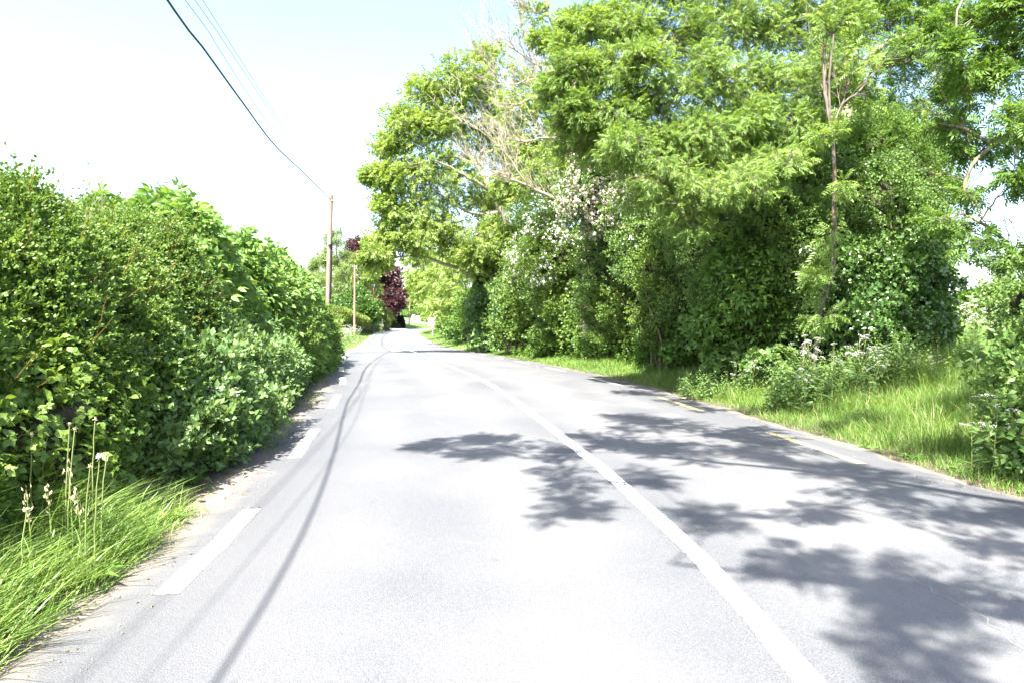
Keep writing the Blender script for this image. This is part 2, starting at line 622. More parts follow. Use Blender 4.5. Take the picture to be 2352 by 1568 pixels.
gx = spaced([(-3000, 400), (-600, 60), (-120, 6), (-60, 1.2), (-14, .3), (-6, .16), (12, .4), (20, 3), (80, 20), (300, 150), (3000, 1)])
gy = spaced([(-600, 100), (-100, 10), (-10, .6), (1, .2), (25, .5), (60, 1.0), (250, 6), (500, 60), (1200, 300), (3600, 1)])
X, Y = np.meshgrid(gx, gy)
gz = terrain(X.ravel(), Y.ravel(), sunk=True)
lat_, _ = lateral(X.ravel(), Y.ravel())
g = Geo()
nx, ny = len(gx), len(gy)
i, j = np.meshgrid(np.arange(ny - 1), np.arange(nx - 1), indexing='ij')
g.add(np.c_[X.ravel(), Y.ravel(), gz], np.stack([i * nx + j, i * nx + j + 1, (i + 1) * nx + j + 1, (i + 1) * nx + j], -1).reshape(-1, 4))
go = g.build('ground', ground_material(), smooth=True, attr={'edge': np.where(lat_ > 0, 4.0, np.where(Y.ravel() > 22, 3.0, 1.0)) * (np.abs(lat_) - HW)})
go['kind'] = 'structure'

ridx = np.arange(0, len(SS))
lats = np.r_[-HW - .12, -HW, -3.3, -2.5, -1.6, -.8, 0, .8, 1.6, 2.5, 3.3, HW, HW + .12]
rv, rl = [], []
for k in ridx:
    wl = .10 * math.sin(SS[k] * 1.9) + .06 * math.sin(SS[k] * 5.3 + 1)
    for q, l in enumerate(lats):
        l2 = l + (wl * (1 if q < 2 else -1) if q in (0, 1, len(lats) - 1, len(lats) - 2) else 0)
        p = CL[k] + NR[k] * l2
        z = zroad(CL[k, 1]) + .012 + .05 * (1 - (min(abs(l), HW) / HW) ** 2) - (.05 if q in (0, len(lats) - 1) else 0)
        rv.append((p[0], p[1], z))
        rl.append(l2)
g = Geo()
nl = len(lats)
i, j = np.meshgrid(np.arange(len(ridx) - 1), np.arange(nl - 1), indexing='ij')
g.add(rv, np.stack([i * nl + j, i * nl + j + 1, (i + 1) * nl + j + 1, (i + 1) * nl + j], -1).reshape(-1, 4))
road = g.build('road', road_material(), smooth=True, attr={'lat': rl})
road['kind'] = 'structure'
S0 = float(SS[np.argmin((CL[:, 1]) ** 2 + np.where(SS > 150, 1e6, 0))])      # arc length beside the camera


def at_s(s, l, dz=0.0):
    k = np.clip(s / .5, 0, len(SS) - 1.001)
    a = int(k)
    t = k - a
    c = CL[a] * (1 - t) + CL[a + 1] * t
    n = NR[a] * (1 - t) + NR[a + 1] * t
    p = c + n * l
    return A([p[0], p[1], zroad(c[1]) + .012 + .05 * (1 - (min(abs(l), HW) / HW) ** 2) + .004 + dz])


def strip(s0, s1, l, w, name, mat, step=.25):
    s = np.arange(s0, s1 + .01, step)
    gg = Geo()
    v = []
    for q in s:
        jw = .008 * math.sin(q * 23) + .006 * math.sin(q * 57)
        v += [at_s(q, l - w / 2 + jw), at_s(q, l + w / 2 + jw * .7)]
    m = len(s)
    gg.add(v, [[2 * a, 2 * a + 1, 2 * a + 3, 2 * a + 2] for a in range(m - 1)])
    return gg.build(name, mat, road)


whitepaint = paint_mat('worn white paint', (.74, .74, .71), .605)
yellowpaint = paint_mat('worn yellow paint', (.50, .41, .17), .575)
sunlit_yellow = paint_mat('sunlit yellow paint', (.70, .65, .46), .585)  # same yellow paint, with the glare of full sun put into the colour
strip(S0 - 30, S0 + 260, 0, .15, 'centre_line', whitepaint)
for k in range(60):
    strip(S0 + .02 + 4.15 * k, S0 + .02 + 4.15 * k + 2.0, -3.34, .15, 'edge_dash', sunlit_yellow)
for k in range(36):
    strip(S0 + 3.25 + 4.15 * k, S0 + 3.25 + 4.15 * k + 2.0, 3.12, .13, 'edge_dash', yellowpaint if k < 3 else sunlit_yellow)
g = Geo()
v = []
for q in np.arange(S0 + 1, S0 + 13, .07):
    o_ = 1.15 + .12 * math.sin(q * .7) + .05 * math.sin(q * 2.1) + .02 * math.sin(q * 9)
    o_ += .015 * math.sin(q * 31) + .012 * math.sin(q * 47)
    v += [at_s(q, o_, -.001), at_s(q, o_ + .006, -.001)]
g.add(v, [[2 * a, 2 * a + 1, 2 * a + 3, 2 * a + 2] for a in range(len(v) // 2 - 1)])
g.build('crack', rough_mat('crack filler', (.19, .175, .155), (.26, .24, .21), 30, .9, 0), road)

# gravel driveway mouth beside the far clipped hedge
g = Geo()
dv = [P(905, 760, 130), P(940, 757.6, 139), P(915, 757.2, 146), P(885, 757.0, 146), P(880, 759, 139)]
for p in dv:
    p[2] = 0
dv = [A([p[0], p[1], terrain(p[0], p[1])[0] + .03]) for p in dv]
g.add(dv, [list(range(5))])
o = g.build('driveway', M['gravel'])
o['kind'] = 'structure'


# ------------------------------------------------------------------ leaf templates (all triangles, axis +Y, face +Z)
def T_leaf(l=1., w=.5, fold=.12, droop=.1, base=0.):
    v = A([(0, base, 0), (-w / 2, base + .42 * l, fold * w), (0, base + l, -droop * l), (w / 2, base + .42 * l, fold * w), (0, base + .5 * l, -.02)])
    return v, A([(0, 4, 1), (1, 4, 2), (2, 4, 3), (3, 4, 0)])


def T_oval(l=1., w=.6, fold=.14, droop=.12):
    v = A([(0, 0, 0), (-w * .42, .25 * l, fold * w), (-w * .45, .6 * l, fold * w * .6), (0, l, -droop * l), (w * .45, .6 * l, fold * w * .6), (w * .42, .25 * l, fold * w), (0, .45 * l, 0)])
    return v, A([(0, 6, 1), (1, 6, 2), (2, 6, 3), (3, 6, 4), (4, 6, 5), (5, 6, 0)])


def T_join(parts):
    V, Fc, n = [], [], 0
    for v, f in parts:
        V.append(v)
        Fc.append(f + n)
        n += len(v)
    return np.vstack(V), np.vstack(Fc)


def T_move(t, pos, ang, tilt=0., roll=0., s=1.):
    v, f = t
    R = (Matrix.Rotation(ang, 3, 'Z') @ Matrix.Rotation(tilt, 3, 'X') @ Matrix.Rotation(roll, 3, 'Y'))
    return (v * s) @ A(R).T + A(pos), f


def T_stick(p0, p1, r):
    p0, p1 = A(p0, float) if False else np.asarray(p0, float), np.asarray(p1, float)
    d = p1 - p0
    u = np.cross(d, (0, 0, 1.) if abs(d[2]) < .8 * np.linalg.norm(d) else (1., 0, 0))
    u /= np.linalg.norm(u)
    w = np.cross(d, u)
    w /= np.linalg.norm(w)
    ring = [u * math.cos(a) + w * math.sin(a) for a in (0, 2.09, 4.19)]
    v = A([p0 + r * q for q in ring] + [p1 + r * .6 * q for q in ring])
    f = []
    for k in range(3):
        m = (k + 1) % 3
        f += [(k, m, 3 + m), (k, 3 + m, 3 + k)]
    return v, A(f)


def T_pinnate(npair=4, ll=.36, lw=.13, droop=.28, r=.008, leaf=T_leaf):
    parts = []
    ys = np.linspace(.28, .84, npair)
    zc = lambda y: .12 * y - droop * y * y
    for y in ys:
        for sg in (-1, 1):
            parts.append(T_move(leaf(ll, lw, .15, .2), (0, y, zc(y)), sg * -1.0, -.25, sg * .25))
    parts.append(T_move(leaf(ll * 1.05, lw, .15, .2), (0, .88, zc(.88)), 0, -.4))
    parts.append(T_stick((0, 0, 0), (0, .5, zc(.5)), r))
    parts.append(T_stick((0, .5, zc(.5)), (0, .9, zc(.9)), r * .7))
    return T_join(parts)


def T_sprig(n=7, ll=.36, lw=.24, seed=1, r=.012, leaf=T_oval, spread=1.0):
    q = np.random.default_rng(seed)
    parts = [T_stick((0, 0, 0), (0, 1, 0), r)]
    for k in range(n):
        y = .15 + .85 * k / (n - 1)
        a = k * 2.4
        tl = q.uniform(.1, .8)
        t = leaf(ll * q.uniform(.75, 1.15), lw * q.uniform(.8, 1.15), .15, .15)
        v, f = T_move(t, (0, 0, 0), q.uniform(.5, 1.2) * spread * (1 if k < n - 1 else .1), 0, q.uniform(-.5, .5))
        R = A(Matrix.Rotation(a, 3, 'Y'))
        parts.append((v @ R.T * A([1, 1, 1]) + A([0, y, 0]), f))
    return T_join(parts)


def T_cluster(n=9, s=.3, seed=2):
    q = np.random.default_rng(seed)
    parts = []
    for k in range(n):
        d = q.normal(size=3)
        d[2] = abs(d[2]) + .3
        d /= np.linalg.norm(d)
        c = d * q.uniform(.45, .9) + A([0, 0, 0])
        u = np.cross(d, (0, 1, .2))
        u /= np.linalg.norm(u)
        w = np.cross(d, u)
        a = np.arange(5) * 1.2566
        ring = A([c + s * (u * math.cos(t) + w * math.sin(t)) + d * .06 for t in a])
        parts.append((np.vstack([ring, c[None]]), A([(i, (i + 1) % 5, 5) for i in range(5)])))
    return T_join(parts)


def T_blade(w=.03, bend=.5, seg=4):
    ys = np.linspace(0, 1, seg + 1)
    v = []
    for y in ys[:-1]:
        hw = w * (1 - y ** 2.2) * .5
        v += [(-hw, bend * y * y, y * (1 - .25 * bend * y)), (hw, bend * y * y, y * (1 - .25 * bend * y))]
    v.append((0, bend, 1 - .25 * bend))
    f = []
    for k in range(seg - 1):
        f += [(2 * k, 2 * k + 1, 2 * k + 3), (2 * k, 2 * k + 3, 2 * k + 2)]
    f.append((2 * seg - 2, 2 * seg - 1, 2 * seg))
    return A(v), A(f)


def T_trefoil(ll=.8, lw=.6):
    return T_join([T_move(T_oval(ll, lw, .1, .2), (0, .2, 0), a, -.15) for a in (0, 1.15, -1.15)] + [T_stick((0, -.4, -.05), (0, .2, 0), .02)])


def T_fern(n=11):
    parts = []
    for k in range(n):
        y = .12 + .85 * k / n
        z = .35 * y - .55 * y * y
        l = .26 * math.sin(math.pi * (.18 + .8 * y))
        for sg in (-1, 1):
            parts.append(T_move(T_leaf(l, .085, .05, .1), (0, y, z), sg * -1.25, -.2))
    parts.append(T_stick((0, 0, 0), (0, .5, .04), .012))
    parts.append(T_stick((0, .5, .04), (0, 1, -.2), .008))
    return T_join(parts)


TPL = {
    'ash': (T_pinnate(4, .40, .135), .30),
    'ash_far': (T_pinnate(3, .46, .22), .46),
    'elder': (T_pinnate(2, .52, .24, .22, .012, T_oval), .27),
    'thorn': (T_sprig(8, .36, .27, 1), .13),
    'thorn_far': (T_sprig(6, .55, .42, 3, .01, T_leaf), .24),
    'hedge': (T_sprig(9, .31, .22, 5), .10),
    'ivy': (T_sprig(5, .55, .52, 6, .012), .15),
    'nettle': (T_sprig(8, .44, .27, 7, .014, T_leaf, 1.2), .20),
    'bramble': (T_trefoil(), .085),
    'larch': (T_join([T_move(T_leaf(.5, .10, .05, .3), (0, .1 + .15 * k, 0), (-1) ** k * 1.0, -.5) for k in range(6)] + [T_stick((0, 0, 0), (0, 1, -.1), .01)]), .8),
    'copper': (T_sprig(7, .5, .34, 9, .01, T_leaf), .55),
    'laurel': (T_sprig(6, .6, .26, 10, .012, T_leaf), .5),
    'tiny': (T_sprig(6, .5, .34, 11, .01, T_leaf), .16),
    'blossom': (T_cluster(9, .3), .06),
    'fern': (T_fern(), .6),
}
WHITE = A([0., 0., 1.])


def nrm(v):
    return v / (np.linalg.norm(v, axis=-1, keepdims=True) + 1e-9)


def frames(d, up):
    y = nrm(d)
    x = nrm(np.cross(y, up))
    z = np.cross(x, y)
    return np.stack([x, y, z], -1)


def rdir(n):
    return nrm(rng.normal(size=(n, 3)))


def sprays(geo, kind, pos, outw, spread=.7, lift=0., size=1., upmix=.5):
    """leaf sprays at pos, pointing roughly along outw, faces roughly up"""
    (tv, tf), s = TPL[kind]
    n = len(pos)
    if n == 0:
        return
    d = nrm(nrm(outw) * (1 - spread * .5) + rdir(n) * spread + A([0, 0, lift]))
    up = nrm(WHITE * upmix + rdir(n) * .6 + outw * .35)
    geo.inst(tv, tf, pos, frames(d, up), s * size * rng.uniform(.7, 1.25, n))


# ------------------------------------------------------------------ trees
def bez(a, b, c, n):
    t = np.linspace(0, 1, n)[:, None]
    return (1 - t) ** 2 * a + 2 * t * (1 - t) * b + t * t * c


def kink(p, amp):
    q = p.copy()
    n = len(p)
    e = np.sin(np.linspace(0, math.pi, n))[:, None]
    q += rng.normal(size=p.shape) * amp * e
    return q


def resample(p, n):
    p = np.asarray(p, float)
    c = catmull(p, 12) if len(p) > 2 else p
    s = np.r_[0, np.cumsum(np.linalg.norm(np.diff(c, axis=0), axis=1))]
    t = np.linspace(0, s[-1], n)
    return np.stack([np.interp(t, s, c[:, k]) for k in range(3)], -1)


STICK = T_stick((0, 0, 0), (0, 1, 0), 1.0)


def sticks(geo, a, b, r):
    d = b - a
    l = np.linalg.norm(d, axis=1)
    R = frames(d, rdir(len(a)))
    rr = np.broadcast_to(np.asarray(r, float), (len(a),))
    tv, tf = STICK
    geo.inst(tv, tf, a, R, np.c_[rr, l, rr])


def pixblobs(lst, dy=0.0, thick=1.0):
    out = []
    for b in lst:
        px, py, rx, ry, Yd = b[:5]
        dens = b[5] if len(b) > 5 else 1.0
        c = P(px, py, Yd)
        k = Yd / F
        out.append((c, A([rx * k, (rx + ry) * .5 * k * thick, ry * k]), dens))
    return out


def tree(name, label, cat, trunk, blobs, leaf, mat, bark='bark', limbs=(), nsub=9, nspray=42, size=1., group=None,
         spread=.45, twig=True, limb_r=.02, blossom=None, bare=0, droop=-.08, ivy=None, upmix=.5):
    """trunk: [(x,y,z,r)...]; limbs: lists of the same; blobs: (centre, radii, density)"""
    trunk = A(trunk, float) if False else np.asarray(trunk, float)
    root = thing(name, (trunk[0, 0], trunk[0, 1], trunk[0, 2]), label, cat, group)
    tg, bg, lg = Geo(), Geo(), Geo()
    nodes, nrad = [], []

    def wood(geo, poly, n=14, sides=8, amp=.012):
        poly = np.asarray(poly, float)
        c = resample(poly[:, :3], n)
        L_ = np.linalg.norm(np.diff(c, axis=0), axis=1).sum()
        c = kink(c, amp * L_ / 6)
        r = np.interp(np.linspace(0, 1, n), np.linspace(0, 1, len(poly)), poly[:, 3])
        geo.tube(c, r, sides)
        nodes.extend(c)
        nrad.extend(r)
        return c, r
    wood(tg, trunk, 18, 9)
    for lm in limbs:
        c, r = wood(bg, lm, 14, 6, .03)
        if bare:
            for q in range(bare):
                k = rng.integers(3, len(c))
                d = nrm(rdir(1)[0] * .8 + nrm(c[min(k, len(c) - 1)] - c[k - 2]) + A([0, 0, .55]))
                ln = rng.uniform(.5, 1.9) * size
                tw = kink(bez(c[k], c[k] + d * ln * .5, c[k] + d * ln + A([0, 0, .25 * ln]), 6), .05 * ln)
                bg.tube(tw, np.linspace(min(r[k] * .5, .016 * size), .004 * size, 6), 4, False)
                for _ in range(5):
                    m = rng.integers(1, 5)
                    d2 = nrm(d + rdir(1)[0] * .9 + A([0, 0, .3]))
                    l2 = ln * rng.uniform(.25, .5)
                    t2 = kink(bez(tw[m], tw[m] + d2 * l2 * .5, tw[m] + d2 * l2, 4), .04 * l2)
                    bg.tube(t2, np.linspace(.008, .003, 4) * size, 3, False)
    cen = np.mean([b[0] for b in blobs], axis=0) if blobs else trunk[-1, :3]
    order = sorted(blobs, key=lambda b: min(np.linalg.norm(n_ - b[0]) for n_ in nodes))
    for c, r, dens in order:
        nd = A(nodes)
        dist = np.linalg.norm(nd - c, axis=1) + 1.2 * np.maximum(0, nd[:, 2] - c[2] + .1 * np.linalg.norm(nd - c, axis=1))
        k = int(np.argmin(dist))
        a = nd[k]
        ln = np.linalg.norm(c - a)
        ra = min(nrad[k] * .7, limb_r + .012 * ln)
        mid = (a + c) / 2 + A([0, 0, .12 * ln]) + rng.normal(size=3) * .08 * ln
        cu = kink(bez(a, mid, c, 9), .03 * ln)
        rr = np.linspace(ra, max(.01, ra * .35), 9)
        bg.tube(cu, rr, 5, False)
        nodes.extend(cu[2:])
        nrad.extend(rr[2:])
        ns = max(3, int(nsub * dens ** .5))
        for q in range(ns):
            u = rdir(1)[0]
            if rng.random() < .35:
                u = nrm(u + A([0, 0, .6]))
            e = c + u * r * rng.uniform(.45, 1.0)
            s0 = cu[rng.integers(4, 9)]
            l2 = np.linalg.norm(e - s0)
            sb = kink(bez(s0, (s0 + e) / 2 + A([0, 0, .1 * l2]), e, 6), .05 * l2)
            bg.tube(sb, np.linspace(max(.008, ra * .3), .005, 6), 4, False)
            n = int(nspray * rng.uniform(.6, 1.3) * dens ** .5)
            rad = r.mean() * spread
            off = rdir(n) * (rng.random((n, 1)) ** .5) * rad * A([1, 1, .62])
            pos = e + off
            nal = n // 4                       # some along the branch itself
            t = rng.random(nal)
            pos[:nal] = sb[(1 + t * 4.99).astype(int).clip(0, 5)] + rng.normal(size=(nal, 3)) * .12 * rad
            ow = nrm(off + u * .5 * rad + nrm(pos - cen) * .5 * rad)
            sprays(lg, leaf, pos, ow, .65, droop, size, upmix)
            if twig:
                m = min(n, 14)
                sticks(bg, sb[rng.integers(3, 6, m)], pos[nal:nal + m] if n - nal >= m else pos[:m], .004 * size)
            if blossom and rng.random() < blossom[1]:
                nb = int(n * blossom[2])
                pb = e + rdir(nb) * rad * A([1.05, 1.05, .66]) * rng.uniform(.6, 1.1, (nb, 1))
                blossom[0].append((pb, nrm(pb - e + u * .4 + A([0, -.4, .3]))))
    tg.build('trunk', M[bark], root, True)
    bg.build('branches', M[bark], root, True)
    lg.build('crown', M[mat], root)
    if blossom and blossom[0]:
        b_ = Geo()
        for pb, ow in blossom[0]:
            (tv, tf), s = TPL['blossom']
            b_.inst(tv, tf, pb, frames(np.cross(ow, rdir(len(pb))), ow), s * size * blossom[3] * rng.uniform(.6, 1.3, len(pb)))
        b_.build('blossom', M[blossom[4]], root)
    if ivy:
        iv = Geo()
        poly = np.asarray(ivy[0], float)
        c = resample(poly[:, :3], 60)
        rr = np.interp(np.linspace(0, 1, 60), np.linspace(0, 1, len(poly)), poly[:, 3])
        n = ivy[1]
        k = rng.integers(0, 60, n)
        th = rng.uniform(0, 2 * math.pi, n)
        o = np.c_[np.cos(th), np.sin(th), rng.normal(size=n) * .2]
        rad = rr[k] * (.5 + .7 * rng.random(n) ** 1.3) * (1 + .35 * np.sin(3 * th + k * .25) + .25 * np.sin(k * .55 + th))
        sprays(iv, 'ivy', c[k] + o * rad[:, None], o, .7, -.25, ivy[2], .3)
        iv.build('ivy', M['ivy'], root)
        cg = Geo()
        cg.tube(c[::3], rr[::3] * .62, 8)
        cg.build('ivy_stems', M['core'], root)  # solid tube inside the ivy, its near-black colour stands for shade
    return root


def lump(c, r, seed, amp=.25, nu=22, nv=14):
    u, v = np.meshgrid(np.linspace(0, 2 * math.pi, nu, endpoint=False), np.linspace(.02, math.pi - .02, nv))
    d = np.stack([np.cos(u) * np.sin(v), np.sin(u) * np.sin(v), np.cos(v)], -1)
    p = np.random.default_rng(seed).uniform(0, 6, 6)
    k = 1 + amp * (np.sin(3 * d[..., 0] + p[0]) * np.sin(4 * d[..., 2] + p[1]) + .6 * np.sin(6 * d[..., 1] + p[2]) * np.sin(5 * d[..., 2] + p[3]))
    vv = A(c) + d * A(r) * k[..., None]
    i, j = np.meshgrid(np.arange(nv - 1), np.arange(nu), indexing='ij')
    f = np.stack([i * nu + j, (i + 1) * nu + j, (i + 1) * nu + (j + 1) % nu, i * nu + (j + 1) % nu], -1).reshape(-1, 4)
    return vv.reshape(-1, 3), f


def bush(name, label, blobs, n, leaf, mat, size=1., cat='bush', group=None, core=.62, blossom=None, shoots=0, spread=.8, lift=.1, seed=0,
         stems=6, upmix=.5, shell=.62, shootmat=None):
    """dense shrub from lumpy blobs (centre, radii, density); core is a solid stand-in for its inner twigs, coloured near-black as their shade"""
    c0 = min((b[0] for b in blobs), key=lambda q: q[1])
    gz_ = float(terrain(c0[0], c0[1])[0])
    root = thing(name, (c0[0], c0[1], gz_), label, cat, group)
    lg, cg, sg, bl = Geo(), Geo(), Geo(), Geo()
    vol = sum(np.prod(b[1]) ** (2 / 3) * b[2] for b in blobs)
    for bi, (c, r, dens) in enumerate(blobs):
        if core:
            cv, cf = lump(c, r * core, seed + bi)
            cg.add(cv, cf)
        m = int(n * np.prod(r) ** (2 / 3) * dens / vol)
        u = rdir(m)
        p = np.random.default_rng(seed * 7 + bi).uniform(0, 6, 8)
        bump = 1 + .24 * np.sin(5 * u[:, 0] + p[0]) * np.sin(5 * u[:, 2] + p[1]) + .18 * np.sin(9 * u[:, 1] + p[2]) * np.sin(8 * u[:, 2] + p[3]) + .10 * np.sin(15 * u[:, 0] + p[4]) * np.sin(13 * u[:, 2] + p[5])
        rad = bump * (shell + (1.02 - shell) * rng.random(m) ** .55) * np.where(rng.random(m) < .10, rng.uniform(1.0, 1.22, m), 1)
        pos = c + u * r * rad[:, None]
        gnd = terrain(pos[:, 0], pos[:, 1])
        ok = pos[:, 2] > gnd + .02
        for c2, r2, _ in blobs[:bi] + blobs[bi + 1:]:
            ok &= (((pos - c2) / (r2 * .6)) ** 2).sum(1) > 1
        ok &= (np.sin(7 * u[:, 0] + p[6]) * np.sin(8 * u[:, 2] + p[7]) + .5 * np.sin(17 * u[:, 0] + p[1]) * np.sin(15 * u[:, 2] + p[2]) > -.55) | (rng.random(m) < .25)
        pos, uu = pos[ok], u[ok]
        ow = nrm(uu / r)
        sprays(lg, leaf, pos, ow, spread, lift, size, upmix)
        if blossom:
            kb = int(len(pos) * blossom[0])
            pk = rng.permutation(len(pos))[:kb * 3]
            q = wob(pos[pk, 0] * 1.0, pos[pk, 2] * 1.0, 1.8, seed + 5) + .8 * wob(pos[pk, 0], pos[pk, 2], 5, seed + 9) + rng.normal(size=len(pk)) * .45
            pk = pk[np.argsort(-q)][:kb]
            (tv, tf), s = TPL['blossom']
            bl.inst(tv, tf, pos[pk] + ow[pk] * .06, frames(np.cross(ow[pk], rdir(len(pk))), nrm(ow[pk] + A([0, -.3, .3]))), s * blossom[1] * rng.uniform(.6, 1.3, len(pk)))
        for q in range(shoots):
            k = rng.integers(0, len(pos))
            d = nrm(ow[k] * .6 + A([0, 0, .9]) + rdir(1)[0] * .35)
            ln = rng.uniform(.3, .7) * size
            cu = bez(pos[k], pos[k] + d * ln * .5, pos[k] + d * ln + A([0, 0, .1]), 5)
            sg.tube(cu, np.linspace(.006, .002, 5), 3, False)
            sprays(lg, leaf, cu[1:] + rng.normal(size=(4, 3)) * .02, np.repeat(d[None], 4, 0), .8, .2, size * .7)
        for q in range(stems):
            e = c + rdir(1)[0] * r * .8
            b0 = A([c[0] + rng.normal() * r[0] * .25, c[1] + rng.normal() * r[1] * .25, gz_ - .05])
            st = Geo()
            st.tube(kink(bez(b0, (b0 + e) / 2 + A([0, 0, .3]), e, 7), .06), np.linspace(.035, .008, 7) * max(.6, r.mean()), 5, False)
            st.build('stem', M['brownbark'], root, True)
    sg.build('shoot_sprays', M['brownbark'], root)
    cg.build('shaded_core', M['core'], root, True)
    lg.build('foliage', M[mat], root)
    if blossom:
        bl.build('blossom', M[blossom[2]], root)
    return root


def hedge(name, label, path, n, leaf, mat, size=1., core=.74, rough=.13, cat='hedge', group=None, square=.5, shoots=0, seed=0, lift=.15,
          back=.25, spread=.8, lean=0., redshoots=0):
    """path: (x, y, half depth, height) along a line; leaves fill the outer shell of a lumpy ridge"""
    path = np.asarray(path, float)
    s = np.r_[0, np.cumsum(np.linalg.norm(np.diff(path[:, :2], axis=0), axis=1))]
    root = thing(name, (path[0, 0], path[0, 1], float(terrain(path[0, 0], path[0, 1])[0])), label, cat, group)

    def surf(t, th, k):
        """t along, th 0..pi from the road side over the top, k scale"""
        q = [np.interp(t, s, path[:, m]) for m in range(4)]
        dx = np.interp(t + .3, s, path[:, 0]) - np.interp(t - .3, s, path[:, 0])
        dy = np.interp(t + .3, s, path[:, 1]) - np.interp(t - .3, s, path[:, 1])
        l = np.hypot(dx, dy) + 1e-9
        nx_, ny_ = dy / l, -dx / l
        c, sn = np.cos(th), np.sin(th)
        hx = np.sign(c) * np.abs(c) ** square
        hz = sn ** square
        lum = 1 + rough * (wob(t, th * 1.6, 1.7, seed) + .7 * wob(t, th * 1.8, 4.2, seed + 1) + .3 * wob(t, th * 2, 9, seed + 2))
        ends = np.clip(np.minimum(t - s[0], s[-1] - t) / .6, .25, 1) ** .4
        d = q[2] * hx * k * lum * ends
        z = q[3] * hz * (k * .5 + .5 if np.isscalar(k) else k * .5 + .5) * lum * ends
        d = d - lean * (z / q[3]) ** 1.3
        x, y = q[0] + nx_ * d, q[1] + ny_ * d
        return np.stack([x, y, z], -1), np.stack([nx_ * hx / q[2], ny_ * hx / q[2], hz / q[3]], -1)
    t = np.linspace(s[0], s[-1], max(12, int(s[-1] * 5)))
    th = np.linspace(.0, math.pi, 20)
    T_, H_ = np.meshgrid(t, th, indexing='ij')
    pv, _ = surf(T_.ravel(), H_.ravel(), core)
    pv[:, 2] += terrain(pv[:, 0], pv[:, 1]) - .02
    m, q = len(t), len(th)
    i, j = np.meshgrid(np.arange(m - 1), np.arange(q - 1), indexing='ij')
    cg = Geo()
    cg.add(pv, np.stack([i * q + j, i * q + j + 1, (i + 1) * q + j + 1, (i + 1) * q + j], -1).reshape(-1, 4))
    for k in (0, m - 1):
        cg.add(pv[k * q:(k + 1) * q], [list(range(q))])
    cg.build('shaded_core', M['core'], root, True)  # closed lump behind the leaves, the hedge's inner shade is in its colour
    lg, sg, rg = Geo(), Geo(), Geo()
    tt = rng.uniform(s[0], s[-1], n)
    hh = np.where(rng.random(n) < back, rng.uniform(1.9, math.pi - .05, n), rng.uniform(.02, 2.0, n))
    kk = (core + (1.04 - core) * rng.random(n) ** .6) * np.where(rng.random(n) < .08, rng.uniform(1.0, 1.14, n), 1)
    hol = wob(tt * 1.0, hh * 2.2, 3.0, seed + 7) + .5 * wob(tt, hh * 2, 8, seed + 8)
    kp = (hol > -.62) | (rng.random(n) < .22)
    tt, hh, kk = tt[kp], hh[kp], kk[kp]
    n = len(tt)
    pos, ow = surf(tt, hh, kk)
    pos[:, 2] += terrain(pos[:, 0], pos[:, 1])
    sprays(lg, leaf, pos, nrm(ow), spread, lift, size)
    for e_ in range(2):                       # leaves closing the two ends
        ne = int(n * .06)
        te = np.full(ne, s[0] if e_ == 0 else s[-1]) + rng.uniform(-.1, .1, ne)
        pe, oe = surf(te, rng.uniform(.05, math.pi - .05, ne), rng.random(ne) ** .5)
        pe[:, 2] = pe[:, 2] * rng.random(ne) + terrain(pe[:, 0], pe[:, 1])
        dv_ = (path[0, :2] - path[1, :2]) if e_ == 0 else (path[-1, :2] - path[-2, :2])
        sprays(lg, leaf, pe, np.repeat(nrm(np.r_[dv_, .2])[None], ne, 0), spread, lift, size)
    for q_ in range(shoots):
        t0 = rng.uniform(s[0] + .2, s[-1] - .2)
        b, o_ = surf(A([t0]), A([rng.uniform(1.1, 2.0)]), .96)
        b = b[0]
        b[2] += terrain(b[0], b[1])[0]
        d = nrm(A([rng.normal() * .18, rng.normal() * .18, 1.]))
        ln = rng.uniform(.18, .75)
        cu = kink(bez(b, b + d * ln * .5, b + d * ln, 7), .015)
        sg.tube(cu, np.linspace(.005, .0018, 7), 3, False)
        k2 = int(ln * 26)
        tq = rng.random(k2)
        pp = cu[(tq * 6.9).astype(int)]
        (tv, tf) = T_oval(1, .55)
        lg.inst(tv, tf, pp, frames(nrm(rdir(k2) + A([0, 0, .4])), rdir(k2)), rng.uniform(.03, .06, k2) * size)
    for q_ in range(redshoots):
        t0 = rng.uniform(s[0] + .3, s[-1] - .3)
        b, o_ = surf(A([t0]), A([rng.uniform(.35, 1.3)]), .98)
        b, o_ = b[0], nrm(o_[0])
        b[2] += terrain(b[0], b[1])[0]
        d = nrm(o_ * .8 + A([rng.normal() * .3, -.3 + rng.normal() * .3, .45]))
        ln = rng.uniform(.2, .5)
        cu = kink(bez(b, b + d * ln * .5, b + d * ln + A([0, 0, .03]), 7), .012)
        rg = Geo()
        rg.tube(cu, np.linspace(.005, .002, 7), 3, False)
        k2 = int(ln * 40)
        pp = cu[(rng.random(k2) * 6.9).astype(int)]
        (tv, tf) = T_oval(1, .5)
        rg.inst(tv, tf, pp, frames(nrm(rdir(k2) + d * .8), rdir(k2)), rng.uniform(.012, .03, k2))
        rg.build('red_shoot', M['redshoot'], root)
    sg.build('shoot_sprays', M['brownbark'], root)
    lg.build('foliage', M[mat], root)
    return root


# ------------------------------------------------------------------ sun direction (behind the camera, to the left, high)
AZ = A([-.41, -.912])
AZ /= np.linalg.norm(AZ)
ELEV = math.radians(57)
SUN = A([AZ[0] * math.cos(ELEV), AZ[1] * math.cos(ELEV), math.sin(ELEV)])

